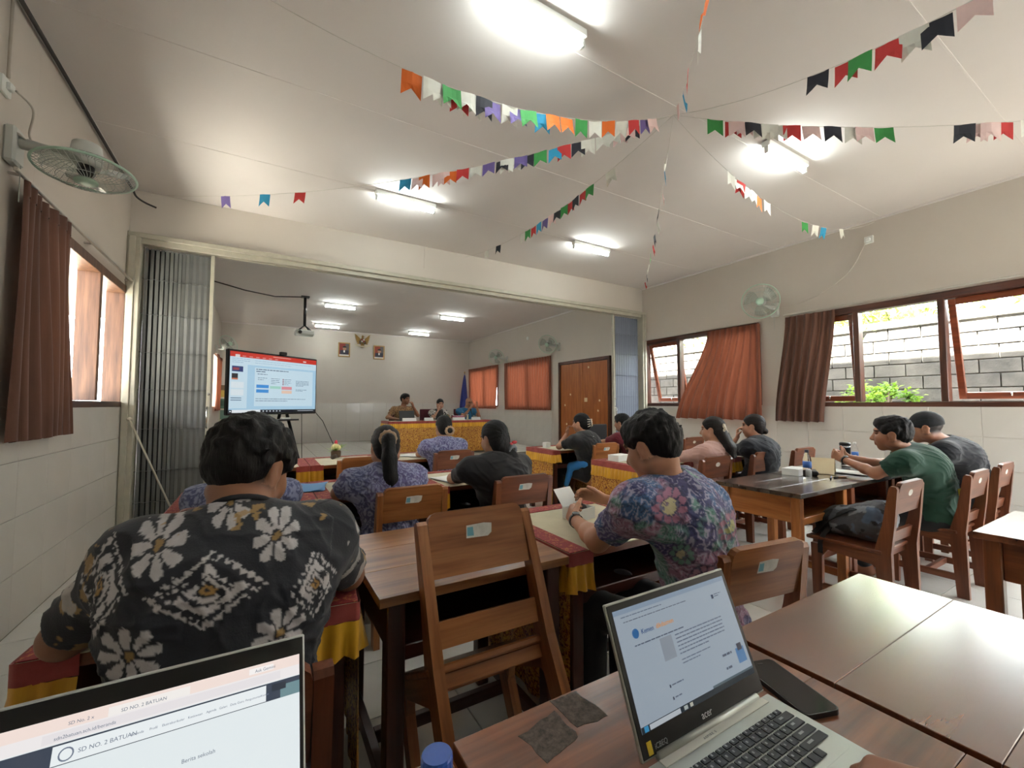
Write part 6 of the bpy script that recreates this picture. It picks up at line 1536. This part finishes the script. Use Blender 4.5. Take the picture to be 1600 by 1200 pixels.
# ---- backpack on the chair
bp = thing('backpack', 'grey and black camouflage backpack slumped on the chair seat', 'backpack', (3.36, 1.28, .448))
f = Field(); f.ell((3.36, 1.20, .56), (.15, .13, .12), None, .05); f.ell((3.36, 1.34, .54), (.15, .12, .095), None, .05); f.cone((3.27, 1.42, .50), (3.45, 1.42, .50), .05, .05, .04); f.ell((3.36, 1.14, .63), (.13, .07, .07), None, .05); f.half((3.36, 1.2, .449), (0, 0, -1))
P_, F_ = f.mesh(.0065); P_[:, 2] = np.maximum(P_[:, 2], .449)
w_ = fbm(P_, 12, 41); P2 = P_ + (P_ - V3(3.36, 1.26, .53)) * ((fbm(P_, 18, 42) - .5) * .16)[:, None]; P2[:, 2] = np.maximum(P2[:, 2], .449)
C_ = np.tile(L3((78, 80, 86)), (len(P_), 1)); C_ = mixc(C_, (w_ > .56) * 1., (128, 132, 138)); C_ = mixc(C_, (fbm(P_, 10, 45) > .56) * 1., (34, 34, 38)); C_ = mixc(C_, (fbm(P_, 13, 48) > .62) * 1., (84, 100, 122)); C_ = mixc(C_, (P_[:, 1] > 1.37) * 1., (26, 26, 29))
ob = V3(3.36, 1.28, .448); obj('bag_body', np_mesh('bag_body', P2 - ob, F_, C_), MT['print_cloth'], bp)
strapm = plain('black_webbing', (24, 24, 26), .8)
def ribbon(pts, w, side):
    g = G(); pts = [Vector(p) for p in pts]; sd = Vector(side)
    V = []
    for p in pts: V += [p - sd * w / 2, p + sd * w / 2, p + sd * w / 2 + Vector((0, 0, .004)), p - sd * w / 2 + Vector((0, 0, .004))]
    F = [(0, 1, 2, 3)[::-1], tuple(4 * (len(pts) - 1) + k for k in range(4))]
    for i in range(len(pts) - 1):
        for k in range(4): F.append((4 * i + k, 4 * i + (k + 1) % 4, 4 * i + 4 + (k + 1) % 4, 4 * i + 4 + k))
    return g.add(V, F)
ribbon([(-.05, -.12, .22), (-.11, .0, .18), (-.14, .10, .10), (-.17, .15, .03), (-.19, .16, .012)], .045, (.5, .8, 0)).build('shoulder_strap', strapm, bp)
ribbon([(-.16, .08, .06), (-.205, .10, .012), (-.222, .11, -.03), (-.225, .11, -.10)], .03, (.1, 1, 0)).build('hanging_strap', strapm, bp)
ribbon([(.04, -.10, .20), (.0, .0, .17), (-.03, .10, .14), (-.02, .17, .08)], .02, (1, .2, 0)).build('zip', plain('pale_zip', (150, 152, 156), .4), bp)
G().tube([(-.03, -.13, .20), (-.03, -.16, .235), (.03, -.16, .235), (.03, -.13, .20)], .008, 6).build('grab_handle', strapm, bp, True)

# ---- sockets and cables on the walls
def socket(label, loc, nrm):
    s = thing('wall_socket', label, 'socket', loc, 0, 'wall sockets'); nx = Vector(nrm); sz = (.02, .09, .09) if abs(nx.x) > .5 else (.09, .02, .09)
    b = G().box(nx * .010, sz, .006).build('plate', MT['white'], s); G().box(nx * .03, (.025, .04, .04) if abs(nx.x) > .5 else (.04, .025, .04), .008).build('plug', MT['white'], b)
socket('white wall socket high on the right wall above the wide window', (XR, 2.16, 3.31), (-1, 0, 0)); socket('white wall socket near the ceiling above the far wall fans', (XR, 9.85, 3.15), (-1, 0, 0)); socket('white wall socket beside the large left fan', (XL, 3.22, 2.98), (1, 0, 0))
def wire(label, pts, r_=.004, mat='cable', cat='cable'):
    # smooth the polyline a little
    P = [Vector(p) for p in pts]; Q = []
    for i in range(len(P) - 1):
        p0, p1, p2, p3 = P[max(i - 1, 0)], P[i], P[i + 1], P[min(i + 2, len(P) - 1)]
        for k in range(6):
            t_ = k / 6; Q.append(.5 * ((2 * p1) + (p2 - p0) * t_ + (2 * p0 - 5 * p1 + 4 * p2 - p3) * t_ ** 2 + (3 * p1 - p0 - 3 * p2 + p3) * t_ ** 3))
    Q.append(P[-1]); return tag(G().tube(Q, r_, 6).build('wall_cable', MT[mat], None, True), label, cat)
wire('thin grey cable drooping from the right wall socket to the wall fan', [(XR - .03, 2.19, 3.28), (XR - .012, 2.35, 3.0), (XR - .012, 2.62, 2.80), (XR - .012, 2.95, 2.70), (XR - .03, 3.2, 2.70)], .004, 'wall')
wire('dark cable along the top of the left wall', [(XL + .03, .6, 3.50), (XL + .03, 2.0, 3.515), (XL + .03, 3.6, 3.51), (XL + .03, 5.0, 3.50), (XL + .04, 5.62, 3.49)], .013)
wire('frayed cable end hanging in the corner above the folding gate', [(XL + .04, 5.60, 3.50), (XL + .06, 5.62, 3.44), (XL + .12, 5.64, 3.40), (XL + .22, 5.66, 3.37)], .010)
wire('white lead looping from the left socket down to the large fan', [(XL + .05, 3.22, 2.97), (XL + .09, 3.30, 2.93), (XL + .06, 3.36, 2.82), (XL + .09, 3.30, 2.74), (XL + .05, 3.26, 2.76), (XL + .05, 3.30, 2.74)], .006, 'rail')
wire('grey conduit dropping from the ceiling to the left socket', [(XL + .02, 3.22, 3.53), (XL + .02, 3.22, 3.3), (XL + .02, 3.22, 3.03)], .008, 'rail')
wire('thin cord hanging from the ceiling onto the header beam', [(1.95, YP - .03, 3.54), (1.95, YP - .025, 3.40), (1.945, YP - .02, 3.24)], .004, 'wall')
# ---- old tape marks left on the front desk
dk = [o for o in scene.objects if o.get('label', '').startswith('reddish worn desk')][0]
tm = NT('tape_residue'); tm.set(Base_Color=tm.ramp(tm.noise(tm.coords(kind='World'), 90, 5, .7), [(.35, lin((62, 54, 50))), (.65, lin((104, 90, 80)))]), Roughness=.8)
for k, pts in enumerate((((.475, .668), (.535, .666), (.545, .585), (.480, .590)), ((.385, .625), (.468, .645), (.470, .575), (.395, .560)))):
    rr = random.Random(k); out = []
    for i in range(4):
        a = Vector(pts[i]); b = Vector(pts[(i + 1) % 4])
        for q in range(5): c = a.lerp(b, q / 5); out.append((c.x + rr.uniform(-.003, .003) - dk.location.x, c.y + rr.uniform(-.003, .003) - dk.location.y))
    G().prism(out[::-1], (0, 0, .7500), (1, 0, 0), (0, 1, 0), .0006).build('tape_mark', tm.m, dk)
